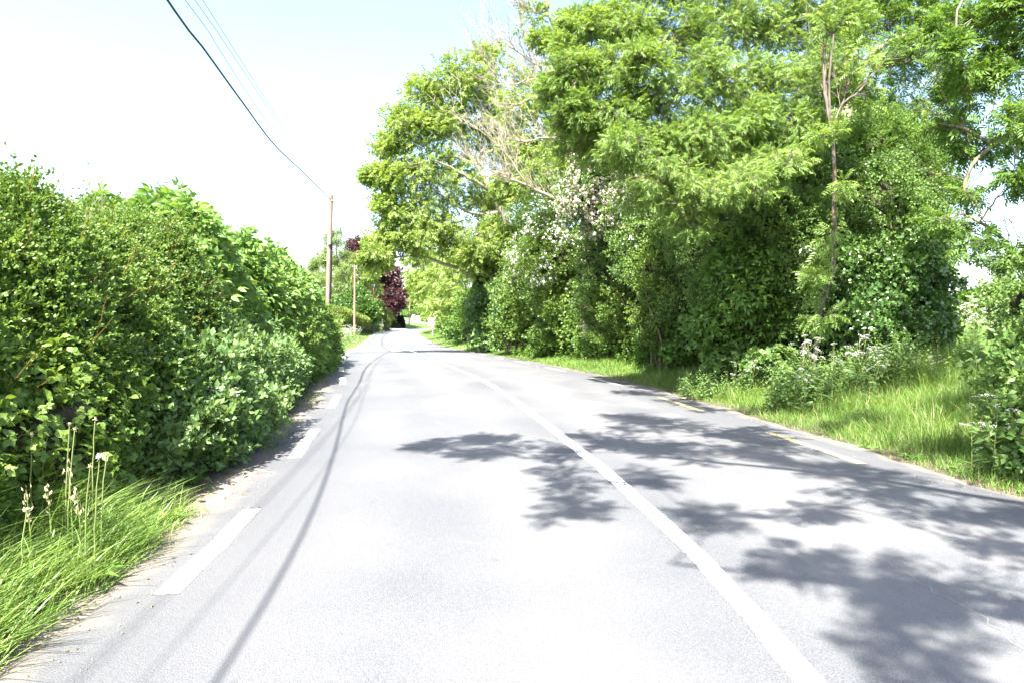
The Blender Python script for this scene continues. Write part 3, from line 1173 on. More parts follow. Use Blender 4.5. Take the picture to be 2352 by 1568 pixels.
# ------------------------------------------------------------------ left hedgerow
hedge('hawthorn_hedge', 'tall untrimmed hawthorn hedge along the left kerb, dark with red tipped shoots',
      [(-4.1, 2.3, 1.05, 1.72), (-4.2, 4.6, 1.1, 1.98), (-4.4, 6.2, 1.12, 2.2), (-4.6, 7.8, 1.15, 2.32), (-4.95, 9.8, 1.15, 2.4)], 58000, 'hedge', 'hedge',
      seed=3, shoots=110, redshoots=60, rough=.15, core=.66, square=.7, lean=.28)
hedge('elder_bush', 'rounded pale green elder bush in the left hedgerow beside the dark hawthorn hedge',
      [(-5.15, 9.3, 1.0, 2.5), (-5.4, 11, 1.2, 2.72), (-5.75, 13.2, 1.2, 2.62)], 9000, 'elder', 'elder', seed=8, rough=.15, core=.64, cat='bush', shoots=10, square=.75, lean=.5)
hedge('elder_bush', 'longer elder bush with glossy pale leaves reaching the near wooden pole',
      [(-5.7, 13.3, 1.15, 2.62), (-6.05, 16.5, 1.25, 2.72), (-6.85, 20.3, 1.3, 2.78), (-7.7, 24.2, 1.25, 2.7)], 12000, 'elder', 'elder', seed=12, rough=.15, core=.64, cat='bush', shoots=10, square=.75, lean=.5)


def B(x, y, z, rx, ry, rz, d=1.):
    return (A([x, y, z]), A([rx, ry, rz]), d)


bush('nettle_clump', 'grey green stinging nettle clump bulging out of the foot of the hawthorn hedge', [B(-3.55, 7.6, .55, .55, 1.5, .75), B(-3.9, 9.2, .5, .5, 1.0, .8)], 4200, 'nettle', 'nettle',
     cat='nettles', core=.6, lift=.35, spread=.9, stems=0, seed=2)
bush('nettle_clump', 'second nettle clump further on, under the first elder bush', [B(-4.35, 11.2, .5, .55, 1.3, .75), B(-4.7, 13.2, .45, .5, 1.0, .6)], 3000, 'nettle', 'nettle',
     cat='nettles', core=.6, lift=.35, spread=.9, stems=0, seed=4)
bush('bramble_bush', 'bramble bush with broad three part leaves low in the near hedge above the long grass', [B(-3.32, 4.9, .7, .32, 1.1, .6), B(-3.3, 3.2, .6, .3, 1.0, .5)], 4600, 'bramble', 'hedge', size=.8,
     cat='bramble', core=.6, spread=1.0, stems=2, seed=5)
bush('hawthorn_bush', 'small leaved hawthorn bush below the elder, halfway along the hedgerow', [B(-5.2, 15.2, 1.0, .7, 1.5, 1.0), B(-5.6, 17.3, .8, .6, 1.2, .9)], 4200, 'thorn', 'hedge', seed=6)
bush('privet_bush', 'dark glossy bush closing the far end of the left hedgerow by the verge', [B(-6.3, 21.3, .9, .7, 1.5, 1.1), B(-6.95, 24.0, .8, .8, 1.1, 1.2), B(-7.3, 25.4, .5, .8, .7, .7)], 5200, 'thorn', 'hedge', size=1.15, seed=7)
bush('ivy_patch', 'weeds and ivy trailing onto the road edge where the left hedgerow ends', [B(-6.35, 22.6, .2, .6, 1.6, .4), B(-5.6, 19.3, .2, .45, 1.5, .4)], 2200, 'thorn', 'bramble', core=.5, seed=9, stems=0, cat='ivy')

# ferns
for k, (x, y, s) in enumerate([(-4.75, 14.2, 1.0), (-5.1, 15.4, .9)]):
    r = thing('fern', (x, y, terrain(x, y)[0]), ['yellow green fern at the foot of the elder bush, nearer of two', 'yellow green fern under the hawthorn bush, farther of two'][k], 'fern', 'ferns at the foot of the left hedgerow')
    fg = Geo()
    n = 16
    a = rng.uniform(0, 6.28, n)
    d = nrm(np.c_[np.cos(a) * .55, np.sin(a) * .55, rng.uniform(.7, 1.2, n)])
    (tv, tf), q = TPL['fern']
    fg.inst(tv, tf, np.repeat(A(r.location)[None], n, 0), frames(d, -np.c_[np.cos(a), np.sin(a), np.zeros(n)] + A([0, 0, .6])), .75 * s * rng.uniform(.8, 1.2, n))
    fg.build('fronds', M['fern'], r)


# ------------------------------------------------------------------ grass
def blades(name, xy, h, w, mat, label=None, lean=(0, 0), kind='stuff', bend=(.25, .8), seg=4, zoff=-.02):
    n = len(xy)
    g_ = Geo()
    z = terrain(xy[:, 0], xy[:, 1]) + zoff
    grp = rng.integers(0, 4, n)
    hh = np.broadcast_to(h, (n,)) * rng.uniform(.55, 1.25, n)
    ww = np.broadcast_to(w, (n,)) * rng.uniform(.7, 1.3, n)
    for k, bd in enumerate(np.linspace(*bend, 4)):
        tv, tf = T_blade(1., bd, seg)
        m = grp == k
        c = m.sum()
        a = rng.uniform(0, 2 * math.pi, c)
        bx, by = np.cos(a) + lean[0], np.sin(a) + lean[1]
        dirv = nrm(np.c_[bx, by, np.zeros(c)])
        up = nrm(np.c_[rng.normal(size=(c, 2)) * .16 + A(lean) * .22, np.ones(c)])
        x_ = nrm(np.cross(dirv, up))
        R = np.stack([x_, dirv, up], -1)
        g_.inst(tv, tf, np.c_[xy[m], z[m]], R, np.c_[ww[m], hh[m], hh[m]])
    o_ = g_.build(name, M[mat])
    if kind:
        o_['kind'] = kind
    return o_


def road_xy(n, y0, y1, e0, e1, side, pw=1.0):
    """points beside the road: distance e from its edge"""
    k0, k1 = np.searchsorted(CL[:220, 1], y0), 0
    ks = np.where((CL[:, 1] >= y0) & (CL[:, 1] <= y1) & (SS < S0 + 150))[0]
    k = rng.choice(ks, n)
    e = e0 + (e1 - e0) * rng.random(n) ** pw
    t = rng.uniform(-.5, .5, n)[:, None]
    return CL[k] + TG[k] * t * .5 + side * NR[k] * (HW + e)[:, None], e


xy, e = road_xy(15000, 1.6, 6.2, .02, 1.25, -1, .85)
tf_ = wob(xy[:, 0], xy[:, 1], 5.5, 77)
keep = rng.random(len(xy)) < np.interp(xy[:, 1], [1.6, 4.6, 5.4, 6.2], [1, 1, .7, .05]) * np.interp(e + .12 * tf_, [0, .1, .22], [.12, .6, 1])
xy, e, tf_ = xy[keep], e[keep], tf_[keep]
hg_ = np.interp(e, [0, .15, .45, 1.2], [.12, .27, .40, .50]) * np.interp(xy[:, 1], [3, 5, 6.1], [1.05, .95, .5]) * (1 + .32 * tf_)
sel = rng.random(len(xy))
for lo, hi, ln_, bd_, w_ in ((0, .4, (.85, .3), (.2, .9), .0075), (.4, .65, (.35, -.3), (.35, 1.1), .006), (.65, .85, (1.1, .7), (.5, 1.3), .0095), (.85, 1, (-.3, .4), (.1, .6), .005)):
    m_ = (sel >= lo) & (sel < hi)
    blades('grass', xy[m_], hg_[m_] * (1.15 if lo == .85 else 1), w_, 'grass', lean=ln_, bend=bd_, seg=5)
xy, e = road_xy(6500, 5.4, 22, -.06, .95, -1)
q = wob(xy[:, 0], xy[:, 1], 2.2, 31)
xy = xy[q > -.1]
blades('grass', xy, .10, .006, 'grass', bend=(.3, 1.0))
xy, e = road_xy(150000, 2.5, 17, .02, 5.6, 1, .95)
cl = wob(xy[:, 0], xy[:, 1], 2.6, 21)
hgt = np.interp(e, [0, .2, .7, 1.4, 3], [.05, .13, .24, .38, .46]) * (1 + .4 * cl)
keep = rng.random(len(xy)) < np.clip(.8 + .5 * cl, .4, 1) * np.interp(e, [0, .12, .4], [.25, .8, 1])
xy, hgt = xy[keep], hgt[keep]
dry = rng.random(len(xy)) < .045
blades('verge_grass', xy[~dry], hgt[~dry], .0066, 'verge', lean=(-.15, .1), bend=(.25, 1.15), seg=4)
blades('dry_grass', xy[dry], hgt[dry] * 1.1, .0045, 'drystalk', lean=(-.1, .1), bend=(.1, 1.0), seg=4)
xy, e = road_xy(60000, 17, 46, .0, 3.2, 1, .9)
cl = wob(xy[:, 0], xy[:, 1], 1.7, 22)
blades('verge_grass', xy, np.interp(e, [0, .3, 1.2, 3], [.06, .13, .24, .38]) * (1 + .4 * cl), .012, 'verge', bend=(.3, 1.0), seg=3)
xy, e = road_xy(45000, 46, 138, .0, 5.0, 1)
blades('verge_grass', xy, np.interp(e, [0, .5, 2, 5], [.10, .22, .4, .5]), .04, 'grass', bend=(.3, 1.0), seg=2)
xy, e = road_xy(90000, 23, 132, .0, 9.0, -1)
blades('verge_grass', xy, np.interp(e, [0, .5, 2, 9], [.08, .17, .26, .34]), .035, 'grass', bend=(.3, 1.0), seg=2)
# far side of the bend and the rough field beyond the gap on the right
xy = np.c_[rng.uniform(-34, -5, 9000), rng.uniform(134, 215, 9000)]
l_, _ = lateral(xy[:, 0], xy[:, 1])
xy = xy[np.abs(l_) > HW + .4]
blades('verge_grass', xy, .16, .10, 'grass', bend=(.4, 1.0), seg=2)
xy = np.c_[rng.uniform(8.2, 48, 60000), 12 + 50 * rng.random(60000) ** 1.6]
l_, _ = lateral(xy[:, 0], xy[:, 1])
xy = xy[l_ > HW + 5]
blades('field_grass', xy, .55 + .2 * wob(xy[:, 0], xy[:, 1], .8, 5), .014 + .0005 * xy[:, 1], 'verge', bend=(.25, .9), seg=3)

xy, e = road_xy(1100, 1.8, 6.0, .02, 1.1, -1)
blades('dry_grass', xy, np.interp(e, [0, .3, 1], [.10, .24, .34]), .005, 'drystalk', lean=(.5, .1), bend=(.2, 1.3), seg=5)
# grit and dead leaves gathered along both road edges
oct_v = A([(1, 0, 0), (-1, 0, 0), (0, 1, 0), (0, -1, 0), (0, 0, .7), (0, 0, -.7)])
oct_f = A([(0, 2, 4), (2, 1, 4), (1, 3, 4), (3, 0, 4), (2, 0, 5), (1, 2, 5), (3, 1, 5), (0, 3, 5)])
for sd, n_ in ((-1, 5200), (1, 4200)):
    xy, e = road_xy(n_, 2.2, 26, -.45, .5, sd)
    q = wob(xy[:, 0], xy[:, 1], 3.1, 44 + sd)
    xy = xy[rng.random(len(xy)) < .45 + .5 * q]
    l_, yc_ = lateral(xy[:, 0], xy[:, 1])
    zz = np.where(np.abs(l_) < HW, zroad(yc_) + .012 + .05 * (1 - (np.minimum(np.abs(l_), HW) / HW) ** 2), terrain(xy[:, 0], xy[:, 1]))
    gg = Geo()
    sz = .003 + .009 * rng.random(len(xy)) ** 3
    gg.inst(oct_v, oct_f, np.c_[xy, zz + sz * .3], frames(rdir(len(xy)), rdir(len(xy))), sz)
    o = gg.build('gravel', M['grit'])
    o['kind'] = 'stuff'
    m_ = rng.random(len(xy)) < .16
    gg = Geo()
    tv, tf = T_leaf(1, .6, .2, .2)
    k_ = int(m_.sum())
    gg.inst(tv, tf, np.c_[xy, zz + .006][m_], frames(rdir(k_) * A([1, 1, .15]), WHITE + rdir(k_) * .3), rng.uniform(.012, .035, k_))
    o = gg.build('leaf_litter', M['litter'])
    o['kind'] = 'stuff'
# seeding grass stalks
r = None
stk = [(155, 1065, 4.2), (175, 1130, 4.15), (60, 1130, 3.9), (108, 1125, 4.2)]
for k, (px, py, yd) in enumerate(stk):
    tip = P(px, py, yd)
    bx, by = tip[0] + .06, tip[1] - .05
    root = thing('grass_stalk', (bx, by, terrain(bx, by)[0]), ['tallest seeding grass stalk rising from the long grass beside the dandelions', 'seeding grass stalk with a drooping head, in the middle of the long grass',
                 'short seeding grass stalk nearest the left edge of the hedge', 'pale bent grass stalk between two taller ones'][k], 'grass stalk', 'seeding grass stalks in the left verge')
    g1, g2, g3 = Geo(), Geo(), Geo()
    b0 = A(root.location)
    cu = bez(b0, b0 + A([0, 0, .75 * (tip[2] - b0[2])]), tip, 9)
    g1.tube(cu, np.linspace(.003, .0015, 9), 4)
    (tv, tf) = T_leaf(1, .35)
    pp = cu[(5.5 + rng.random(26) * 3.2).astype(int).clip(5, 8)] + rng.normal(size=(26, 3)) * A([.012, .012, .02])
    g2.inst(tv, tf, pp, frames(nrm(rdir(26) * .4 + (cu[-1] - cu[-3]) * 8), rdir(26)), .028)
    for s_ in range(3):
        bl_, bf_ = T_blade(1, .6, 5)
        a = rng.uniform(0, 6.28)
        dv_ = A([math.cos(a), math.sin(a), 0])
        R = np.stack([np.cross(dv_, WHITE), dv_, WHITE], -1)[None]
        g3.inst(bl_, bf_, cu[2 + s_][None], R, A([[.009, .22, .2]]))
    g1.build('stem', M['stalk'], root)
    g2.build('seed_sprays', M['drystalk'], root)
    g3.build('blade', M['grass'], root)

# ------------------------------------------------------------------ small verge plants
dand = [(73, 996, 4.3), (101, 972, 4.5), (112, 985, 4.6), (160, 972, 4.35), (172, 985, 4.3), (219, 962, 4.5), (245, 1043, 4.4), (229, 1048, 4.1), (207, 1070, 4.0), (62, 1168, 3.7)]
dlab = ['dandelion stalk standing furthest to the left over the docks', 'dandelion gone to seed behind the leftmost stalk', 'slim dandelion stalk close behind another one', 'tall straight dandelion stalk left of a twin',
        'tall curved dandelion stalk right of its twin', 'tallest dandelion stalk, leaning right against the dark hedge foot', 'short upright dandelion stalk at the right of the group', 'dandelion with a ragged white seed head over the grass',
        'pale thin dandelion stalk half sunk in the grass', 'short dandelion stalk low in the grass near the docks']
for k, (px, py, yd) in enumerate(dand):
    tip = P(px, py, yd)
    bx, by = tip[0] + rng.uniform(-.08, -.02), tip[1] + rng.uniform(-.03, .06)
    root = thing('dandelion', (bx, by, terrain(bx, by)[0]), dlab[k], 'dandelion', 'dandelion stalks in the left verge')
    b0 = A(root.location)
    g1, g2, g3 = Geo(), Geo(), Geo()
    cu = kink(bez(b0, b0 * .6 + tip * .4 + A([-.03, 0, .05]), tip, 10), .004)
    g1.tube(cu, np.linspace(.0048, .0034, 10), 6)
    cv, cf = lump(tip, (.009, .009, .008), k, .1, 10, 7)
    g2.add(cv, cf)
    (tv, tf) = T_leaf(1, .22)
    n = 26 if k == 7 else 12
    dd = nrm(rdir(n) + A([0, 0, .2 if k != 7 else .6]))
    g2.inst(tv, tf, np.repeat(tip[None], n, 0), frames(dd, rdir(n)), .022 if k != 7 else .03)
    n = 6
    a = rng.uniform(0, 6.28, n)
    (tv, tf) = T_oval(1, .26, .1, .35)
    g3.inst(tv, tf, np.repeat(b0[None], n, 0) + A([0, 0, .03]), frames(np.c_[np.cos(a), np.sin(a), np.full(n, .7)], np.repeat(WHITE[None], n, 0)), .2)
    g1.build('stalk', M['stalk'], root, True)
    g2.build('head', M['drystalk' if k != 7 else 'petal'], root)
    g3.build('leaves', M['dock'], root)


def leafy_plant(name, label, cat, loc, n, length, width, mat, group=None, up=.5, leaf=None):
    root = thing(name, loc, label, cat, group)
    g_ = Geo()
    a = rng.uniform(0, 6.28, n)
    el = rng.uniform(up * .4, up * 1.8, n)
    (tv, tf) = leaf or T_oval(1, width, .12, .4)
    b0 = np.repeat(A(loc)[None], n, 0) + np.c_[np.cos(a), np.sin(a), np.zeros(n)] * .03
    g_.inst(tv, tf, b0, frames(np.c_[np.cos(a), np.sin(a), el], np.repeat(WHITE[None], n, 0) + rdir(n) * .2), length * rng.uniform(.6, 1.2, n))
    g_.build('leaves', M[mat], root)
    return root


for k, (x, y, n, L_, lb) in enumerate([
        (-2.98, 3.75, 16, .34, 'broad dock plant at the foot of the near hedge behind the dandelions'),
        (-3.05, 4.5, 14, .30, 'dark dock plant under the bramble beside the dandelion stalks'),
        (-2.75, 5.35, 12, .22, 'dock plant with a pale leaf where the long grass ends'),
        (-3.1, 6.6, 14, .20, 'dandelion leaves sprawling on bare soil past the long grass'),
        (-3.75, 9.9, 14, .26, 'dock plant below the cow parsley on the left'),
        (-4.35, 12.3, 14, .3, 'large leaved dock plant at the edge of the soil strip near the ferns'),
        (-5.0, 15.3, 14, .26, 'dock plant beside dry stalks on the left road edge')]):
    leafy_plant('dock_plant', lb, 'dock plant', (x, y, terrain(x, y)[0]), n, L_, .34, 'dock', 'dock plants along the left verge', .7)
for k, (px, py, n, L_, lb) in enumerate([
        (2000, 1030, 9, .14, 'low weed with one dark leaf lying on the right kerb by the yellow dash'),
        (2105, 1055, 14, .17, 'broad leaved plantain cluster on the right kerb'),
        (2215, 1085, 10, .19, 'plantain with one pale round leaf at the right kerb'),
        (1700, 850, 14, .3, 'leafy hogweed seedling at the back of the right verge'),
        (1560, 830, 16, .34, 'pale leafy weed at the foot of the thicket, left of the cow parsley'),
        (1480, 818, 14, .34, 'broad leaved weed on the verge under the blossoming hawthorns')]):
    p = G(px, py)
    leafy_plant('plantain', lb, 'weed', p, n, L_, .5, 'dock', 'weeds on the right verge', .45)


# cow parsley
def cow_parsley(loc, label, h=.9, group=None, nb=4, seed=0, big=1.0):
    q = np.random.default_rng(seed)
    root = thing('cow_parsley', loc, label, 'wildflower', group)
    b0 = A(loc)
    s, l = Geo(), Geo()
    top = b0 + A([q.normal() * .06, q.normal() * .06, h])
    st = bez(b0, (b0 + top) / 2 + A([.02, 0, 0]), top, 8)
    s.tube(st, np.linspace(.006, .003, 8) * big, 5)
    heads = [top]
    for k in range(nb):
        t = q.uniform(.45, .85)
        a = q.uniform(0, 6.28)
        p0 = b0 + (top - b0) * t
        p1 = p0 + A([math.cos(a) * .22, math.sin(a) * .22, q.uniform(.22, .42)]) * h * .8
        s.tube(bez(p0, p0 + (p1 - p0) * A([.7, .7, .3]), p1, 6), np.linspace(.004, .002, 6) * big, 4)
        heads.append(p1)
        if q.random() < .8:
            p2 = p0 * .4 + p1 * .6 + A([q.normal() * .07, q.normal() * .07, q.uniform(.03, .1)])
            s.tube([p0 * .6 + p1 * .4, p2], .0018 * big, 3)
            heads.append(p2)
    (cv, cf) = TPL['blossom'][0]
    us = []
    for hd in heads:
        u = Geo()
        m = q.integers(7, 12)
        tl = nrm(A([q.normal() * .35, q.normal() * .35, 1.]))
        ux = nrm(np.cross(tl, A([0, 1., .1])))
        uy = np.cross(tl, ux)
        hs = q.uniform(.6, 1.1) * big
        for k in range(m):
            a, r_ = k * 2.4 + q.normal() * .2, .05 * hs * math.sqrt((k + .4) / m) * q.uniform(.8, 1.2)
            p = hd + ux * math.cos(a) * r_ + uy * math.sin(a) * r_ + tl * (.035 * hs - 7 * r_ * r_ / hs)
            v, f = T_stick(hd, p, .001 * big)
            s.add(v, f)
            u.add(cv * .0135 * hs * A([1.1, 1.1, .7]) + p, cf)
        us.append(u)
    (tv, tf) = TPL['fern'][0]
    n = 7
    a = q.uniform(0, 6.28, n)
    hz = q.uniform(.1, .6, n)
    l.inst(tv, tf, b0 + (top - b0) * hz[:, None], frames(np.c_[np.cos(a), np.sin(a), q.uniform(.2, .7, n)], np.repeat(WHITE[None], n, 0)), .28 * big * q.uniform(.7, 1.2, n))
    s.build('stem', M['stalk'], root)
    for u in us:
        u.build('flower_head', M['petal'], root)
    l.build('leaves', M['nettle'], root)
    return root


cp = [cow_parsley((0, 0, 0), '', .95, None, 4, 1), cow_parsley((0, 0, 0), '', .8, None, 6, 2), cow_parsley((0, 0, 0), '', 1.1, None, 5, 3, 1.15)]
used = [False] * 3


def put_parsley(p, label, group, sc=1.0):
    k = int(rng.integers(0, 3))
    if not used[k]:
        used[k] = True
        r_ = cp[k]
        r_.location = [float(q) for q in p]
        r_.scale = (sc, sc, sc)
        r_['label'] = label
    else:
        r_ = dup(cp[k], p, rng.uniform(0, 6.28), sc * rng.uniform(.85, 1.15), label)
    r_['group'] = group


def stem_at(px, py, Yd, h):
    """foot of a plant whose head shows at the pixel"""
    p = P(px, py, Yd)
    return A([p[0], p[1], float(terrain(p[0], p[1])[0])]), p[2] - float(terrain(p[0], p[1])[0])


grp = 'cow parsley at the foot of the left hedge'
for px, py, Yd, lb in [(490, 858, 7.6, 'white cow parsley head against the nettles on the left'), (530, 790, 8.6, 'cow parsley with the highest white heads in the nettles'), (520, 870, 7.3, 'small cow parsley low in the nettles'),
                       (735, 800, 19, 'cow parsley far along the left hedgerow beside the privet')]:
    p, h = stem_at(px, py, Yd, .9)
    put_parsley(p, lb, grp, max(.5, h / .98))
grp = 'cow parsley in front of the right thicket'
for px, py, Yd, lb in [(1845, 790, 11.6, 'white cow parsley left of the dark trunk foot, tallest on that side'), (1880, 800, 11.2, 'cow parsley in front of the brown trunk foot'), (1858, 845, 10.6, 'low cow parsley under the tall heads left of the trunk'),
                       (1975, 770, 11.4, 'broadest white cow parsley head before the dark ivy'), (1960, 795, 10.8, 'cow parsley just below the broadest head'), (2020, 785, 11.2, 'cow parsley right of the broadest head in front of the ivy'),
                       (1915, 810, 10.6, 'slim cow parsley between the two flower groups'), (1998, 828, 10.4, 'lowest cow parsley before the ivy'), (1720, 835, 12.8, 'grey white cow parsley at the verge under the elder'),
                       (1690, 830, 13.2, 'smaller cow parsley left of the grey white one'), (2130, 830, 11.4, 'cow parsley in shade by the old post'), (2150, 850, 10.8, 'nearer shaded cow parsley right of the old post')]:
    p, h = stem_at(px, py, Yd + .75, .9)
    put_parsley(p, lb, grp, min(1.35, max(.45, h / .98)))
grp = 'cow parsley beside the campion at the right edge'
for px, py, Yd, lb in [(2290, 850, 7.2, 'white cow parsley leaning from the right edge over the campion'), (2345, 835, 7.0, 'topmost cow parsley at the right edge'), (2240, 880, 7.6, 'small cow parsley left of the campion')]:
    p, h = stem_at(px, py, Yd, .9)
    put_parsley(p, lb, grp, min(.8, max(.4, h / 1.1)))
grp = 'cow parsley on the far left verge'
for k in range(70):
    px, py = 786 + 62 * rng.random() ** 1.4, 764 + 34 * rng.random()
    if px > 800 + (800 - py) * 1.3:
        continue
    put_parsley(G(px, py), 'white cow parsley crowding the far left verge below the clipped hedge', grp, rng.uniform(.9, 1.25))
grp = 'cow parsley by the dark clipped hedge'
for k in range(12):
    p = P(868 + rng.uniform(-14, 14), 750, 112 + rng.uniform(-6, 6))
    put_parsley((p[0], p[1], terrain(p[0], p[1])[0]), 'white cow parsley massed in front of the small hedge before the dark block', grp, rng.uniform(1.5, 2.0))
grp = 'cow parsley on the far right bank'
for k in range(70):
    yd = rng.uniform(36, 100)
    x = np.interp(yd, CL[:260, 1], CL[:260, 0]) + HW + rng.uniform(2.0, 4.2)
    put_parsley((x, yd, terrain(x, yd)[0]), 'white cow parsley on the right bank beyond the bend of the thicket', grp, rng.uniform(.8, 1.2))
grp = 'tall cow parsley in the field gap'
for k in range(16):
    yd = rng.uniform(15, 24)
    x = yd * rng.uniform(.665, .77)
    put_parsley((x, yd, terrain(x, yd)[0]), 'tall pale cow parsley in the sunlit field beyond the gap on the right', grp, rng.uniform(1.1, 1.5))

# campion clump at the right edge, with leaves behind it
root = bush('campion_clump', 'pink flowered campion clump at the right edge of the verge', [B(5.75, 6.9, .55, .55, .5, .65), B(6.2, 7.7, .8, .6, .6, .8)], 2300, 'nettle', 'thorn', cat='wildflower', core=.5, stems=3, seed=15)
g = Geo()
(tv, tf), _ = TPL['blossom']
n = 46
u = rdir(n)
u[:, 1] = -np.abs(u[:, 1])
u[:, 0] = np.where(u[:, 0] > .3, -u[:, 0], u[:, 0])
c = A([5.75, 6.9, .6]) + u * A([.62, .55, .72])
for q in range(n):
    g = Geo()
    g.inst(tv, tf, c[q:q + 1], frames(np.cross(u[q:q + 1], rdir(1)), u[q:q + 1]), .022)
    g.build('flower', M['pink'], root)
p = G(2318, 985)
root = thing('buttercup', p, 'yellow buttercup in the grass at the right edge below the campion', 'wildflower')
g, g2 = Geo(), Geo()
g.tube([p, p + A([.01, 0, .25])], [.003, .002], 4)
g2.add(TPL['blossom'][0][0] * .02 + p + A([.01, 0, .25]), TPL['blossom'][0][1])
g.build('stem', M['stalk'], root)
g2.build('flower_head', M['yellowpetal'], root)
# dry stalks leaning out on the left
for k, (x, y, h, lb) in enumerate([(-4.9, 14.6, .75, 'straw coloured dead stalk leaning over the ferns'), (-5.15, 16.2, .8, 'upright dry grass stalk far along the left hedge foot'), (-5.25, 16.8, .7, 'bent dry grass stalk beside an upright one'), (-5.6, 18.4, .6, 'farthest dry grass stalk on the left')]):
    root = thing('dry_stalk', (x, y, terrain(x, y)[0]), lb, 'dry stalk', 'dry stalks at the left hedge foot')
    g = Geo()
    b0 = A(root.location)
    for q in range(3):
        d = A([rng.uniform(-.1, .35), rng.uniform(-.3, .1), 1]) * h * rng.uniform(.7, 1)
        g.tube(kink(bez(b0, b0 + d * .6, b0 + d, 6), .02), np.linspace(.006, .003, 6), 4)
    g.build('stalk', M['drystalk'], root)

# ------------------------------------------------------------------ right thicket
TH = 'shrubs of the right thicket'


def pb(px, py, Yd, rx, ry, rd=None, d=1.):
    k = Yd / F
    return (P(px, py, Yd), A([rx * k, (rd if rd else (rx + ry) * .5 * k), ry * k]), d)


bush('bramble_bush', 'sunlit bramble and blackthorn bush at the foot of the ivy clad tree', [pb(1230, 722, 31.5, 75, 66), pb(1180, 752, 33, 50, 36)], 6000, 'tiny', 'hedge', size=1.35, group=TH, seed=21, shoots=14)
bush('blackthorn_bush', 'pale leaved blackthorn bush below the white blossoming hawthorn', [pb(1340, 705, 27, 90, 88), pb(1300, 768, 28, 70, 32)], 8000, 'tiny', 'hedge', size=1.3, group=TH, seed=22, shoots=16)
bush('hawthorn_bush', 'mid green hawthorn bush spilling onto the verge between blackthorn and holly', [pb(1470, 700, 22.5, 95, 105), pb(1440, 776, 23, 80, 30)], 9000, 'thorn', 'hedge', size=1.25, group=TH, seed=23, shoots=14)
bush('hawthorn_bush', 'dense dark hawthorn bush in the middle of the thicket', [pb(1590, 680, 18.5, 95, 125), pb(1560, 770, 19, 80, 42)], 11000, 'thorn', 'thorn', size=1.15, group=TH, seed=24, shoots=10)
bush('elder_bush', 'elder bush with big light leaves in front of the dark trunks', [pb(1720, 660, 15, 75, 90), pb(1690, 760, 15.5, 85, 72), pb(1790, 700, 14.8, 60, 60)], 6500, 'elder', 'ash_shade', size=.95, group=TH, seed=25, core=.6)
bush('privet_bush', 'glossy dark privet bush left of the brown forked trunk', [pb(1660, 560, 17, 110, 110), pb(1780, 590, 16.2, 80, 120)], 9000, 'thorn', 'thorn', size=1.1, group=TH, seed=26, core=.55)
bush('ivy_mass', 'mass of dark ivy hanging around the old post at the end of the thicket', [pb(2060, 660, 14.8, 90, 110), pb(2000, 760, 14.2, 90, 80), pb(2120, 750, 15.2, 55, 60)], 10000, 'ivy', 'ivy', size=1.0, cat='ivy', group=TH, seed=27, lift=-.15, core=.6)
bush('hawthorn_bush', 'tall hawthorn bush over the ivy with sprays of white blossom', [pb(2000, 480, 15.5, 110, 120), pb(2080, 560, 15.8, 90, 90), pb(1930, 590, 15.2, 60, 110)], 11000, 'thorn', 'thorn', size=1.1, group=TH, seed=28, core=.5, blossom=(.012, 1.0, 'petal'))
def stem_patch(name, label, cat, spots, h, leaf_l, mat, group=None):
    c = np.mean(spots, axis=0)
    root = thing(name, (c[0], c[1], float(terrain(c[0], c[1])[0])), label, cat, group)
    sg, lg = Geo(), Geo()
    z = terrain(spots[:, 0], spots[:, 1])
    for (x, y), z0 in zip(spots, z):
        hh = h * rng.uniform(.55, 1.15)
        b0 = A([x, y, z0])
        t0 = b0 + A([rng.normal() * .10 * hh - .05, rng.normal() * .10 * hh - .08, hh])
        cu = bez(b0, (b0 + t0) / 2 + A([0, 0, .1 * hh]), t0, 6)
        sg.tube(cu, np.linspace(.005, .0025, 6), 3, False)
        k = int(5 + hh * 9)
        for q in range(k):
            f = .18 + .8 * q / k
            p_ = cu[int(f * 5)] * (1 - (f * 5) % 1) + cu[min(5, int(f * 5) + 1)] * ((f * 5) % 1)
            a = q * 1.57 + rng.normal() * .3
            for s_ in (0, math.pi):
                d = A([[math.cos(a + s_), math.sin(a + s_), rng.uniform(-.35, .25)]])
                (tv, tf) = T_leaf(1, .56, .16, .22)
                lg.inst(tv, tf, p_[None], frames(d, WHITE[None] + rdir(1) * .3), leaf_l * (1.15 - .6 * f) * rng.uniform(.75, 1.2))
    sg.build('stem_sprays', M['stalk'], root)
    lg.build('leaves', M[mat], root)
    return root


sp, _e = road_xy(260, 5.6, 22, .3, 1.0, -1)
stem_patch('weed_fringe', 'low weeds creeping from the left hedge foot over the bare soil strip', 'weeds', sp, .20, .055, 'nettle')
sp, _e = road_xy(170, 3.4, 6.0, .6, 1.25, -1)
stem_patch('cleavers', 'tangle of small leaved cleavers behind the long grass at the near left hedge', 'weeds', sp, .52, .035, 'grass')
sp = A([P(px, 800, yd)[:2] for px, yd in zip(rng.uniform(1770, 2110, 230), rng.uniform(11.6, 13.4, 230))])
stem_patch('nettle_clump', 'shaded nettle clump with broad leaves under the cow parsley on the right', 'nettles', sp, .78, .12, 'nettle', TH)
sp = A([P(px, 800, yd)[:2] for px, yd in zip(rng.uniform(1560, 1790, 130), rng.uniform(13.6, 15.6, 130))])
stem_patch('nettle_clump', 'strip of nettles along the verge below the elder on the right', 'nettles', sp, .55, .10, 'nettle', TH)
sp = A([P(px, 800, 31 - (px - 1180) * .034 + rng.uniform(-.8, .8))[:2] for px in rng.uniform(1180, 1560, 230)])
stem_patch('weed_fringe', 'ragged fringe of pale weeds between the verge grass and the thicket foot', 'weeds', sp, .55, .16, 'bramble', TH)
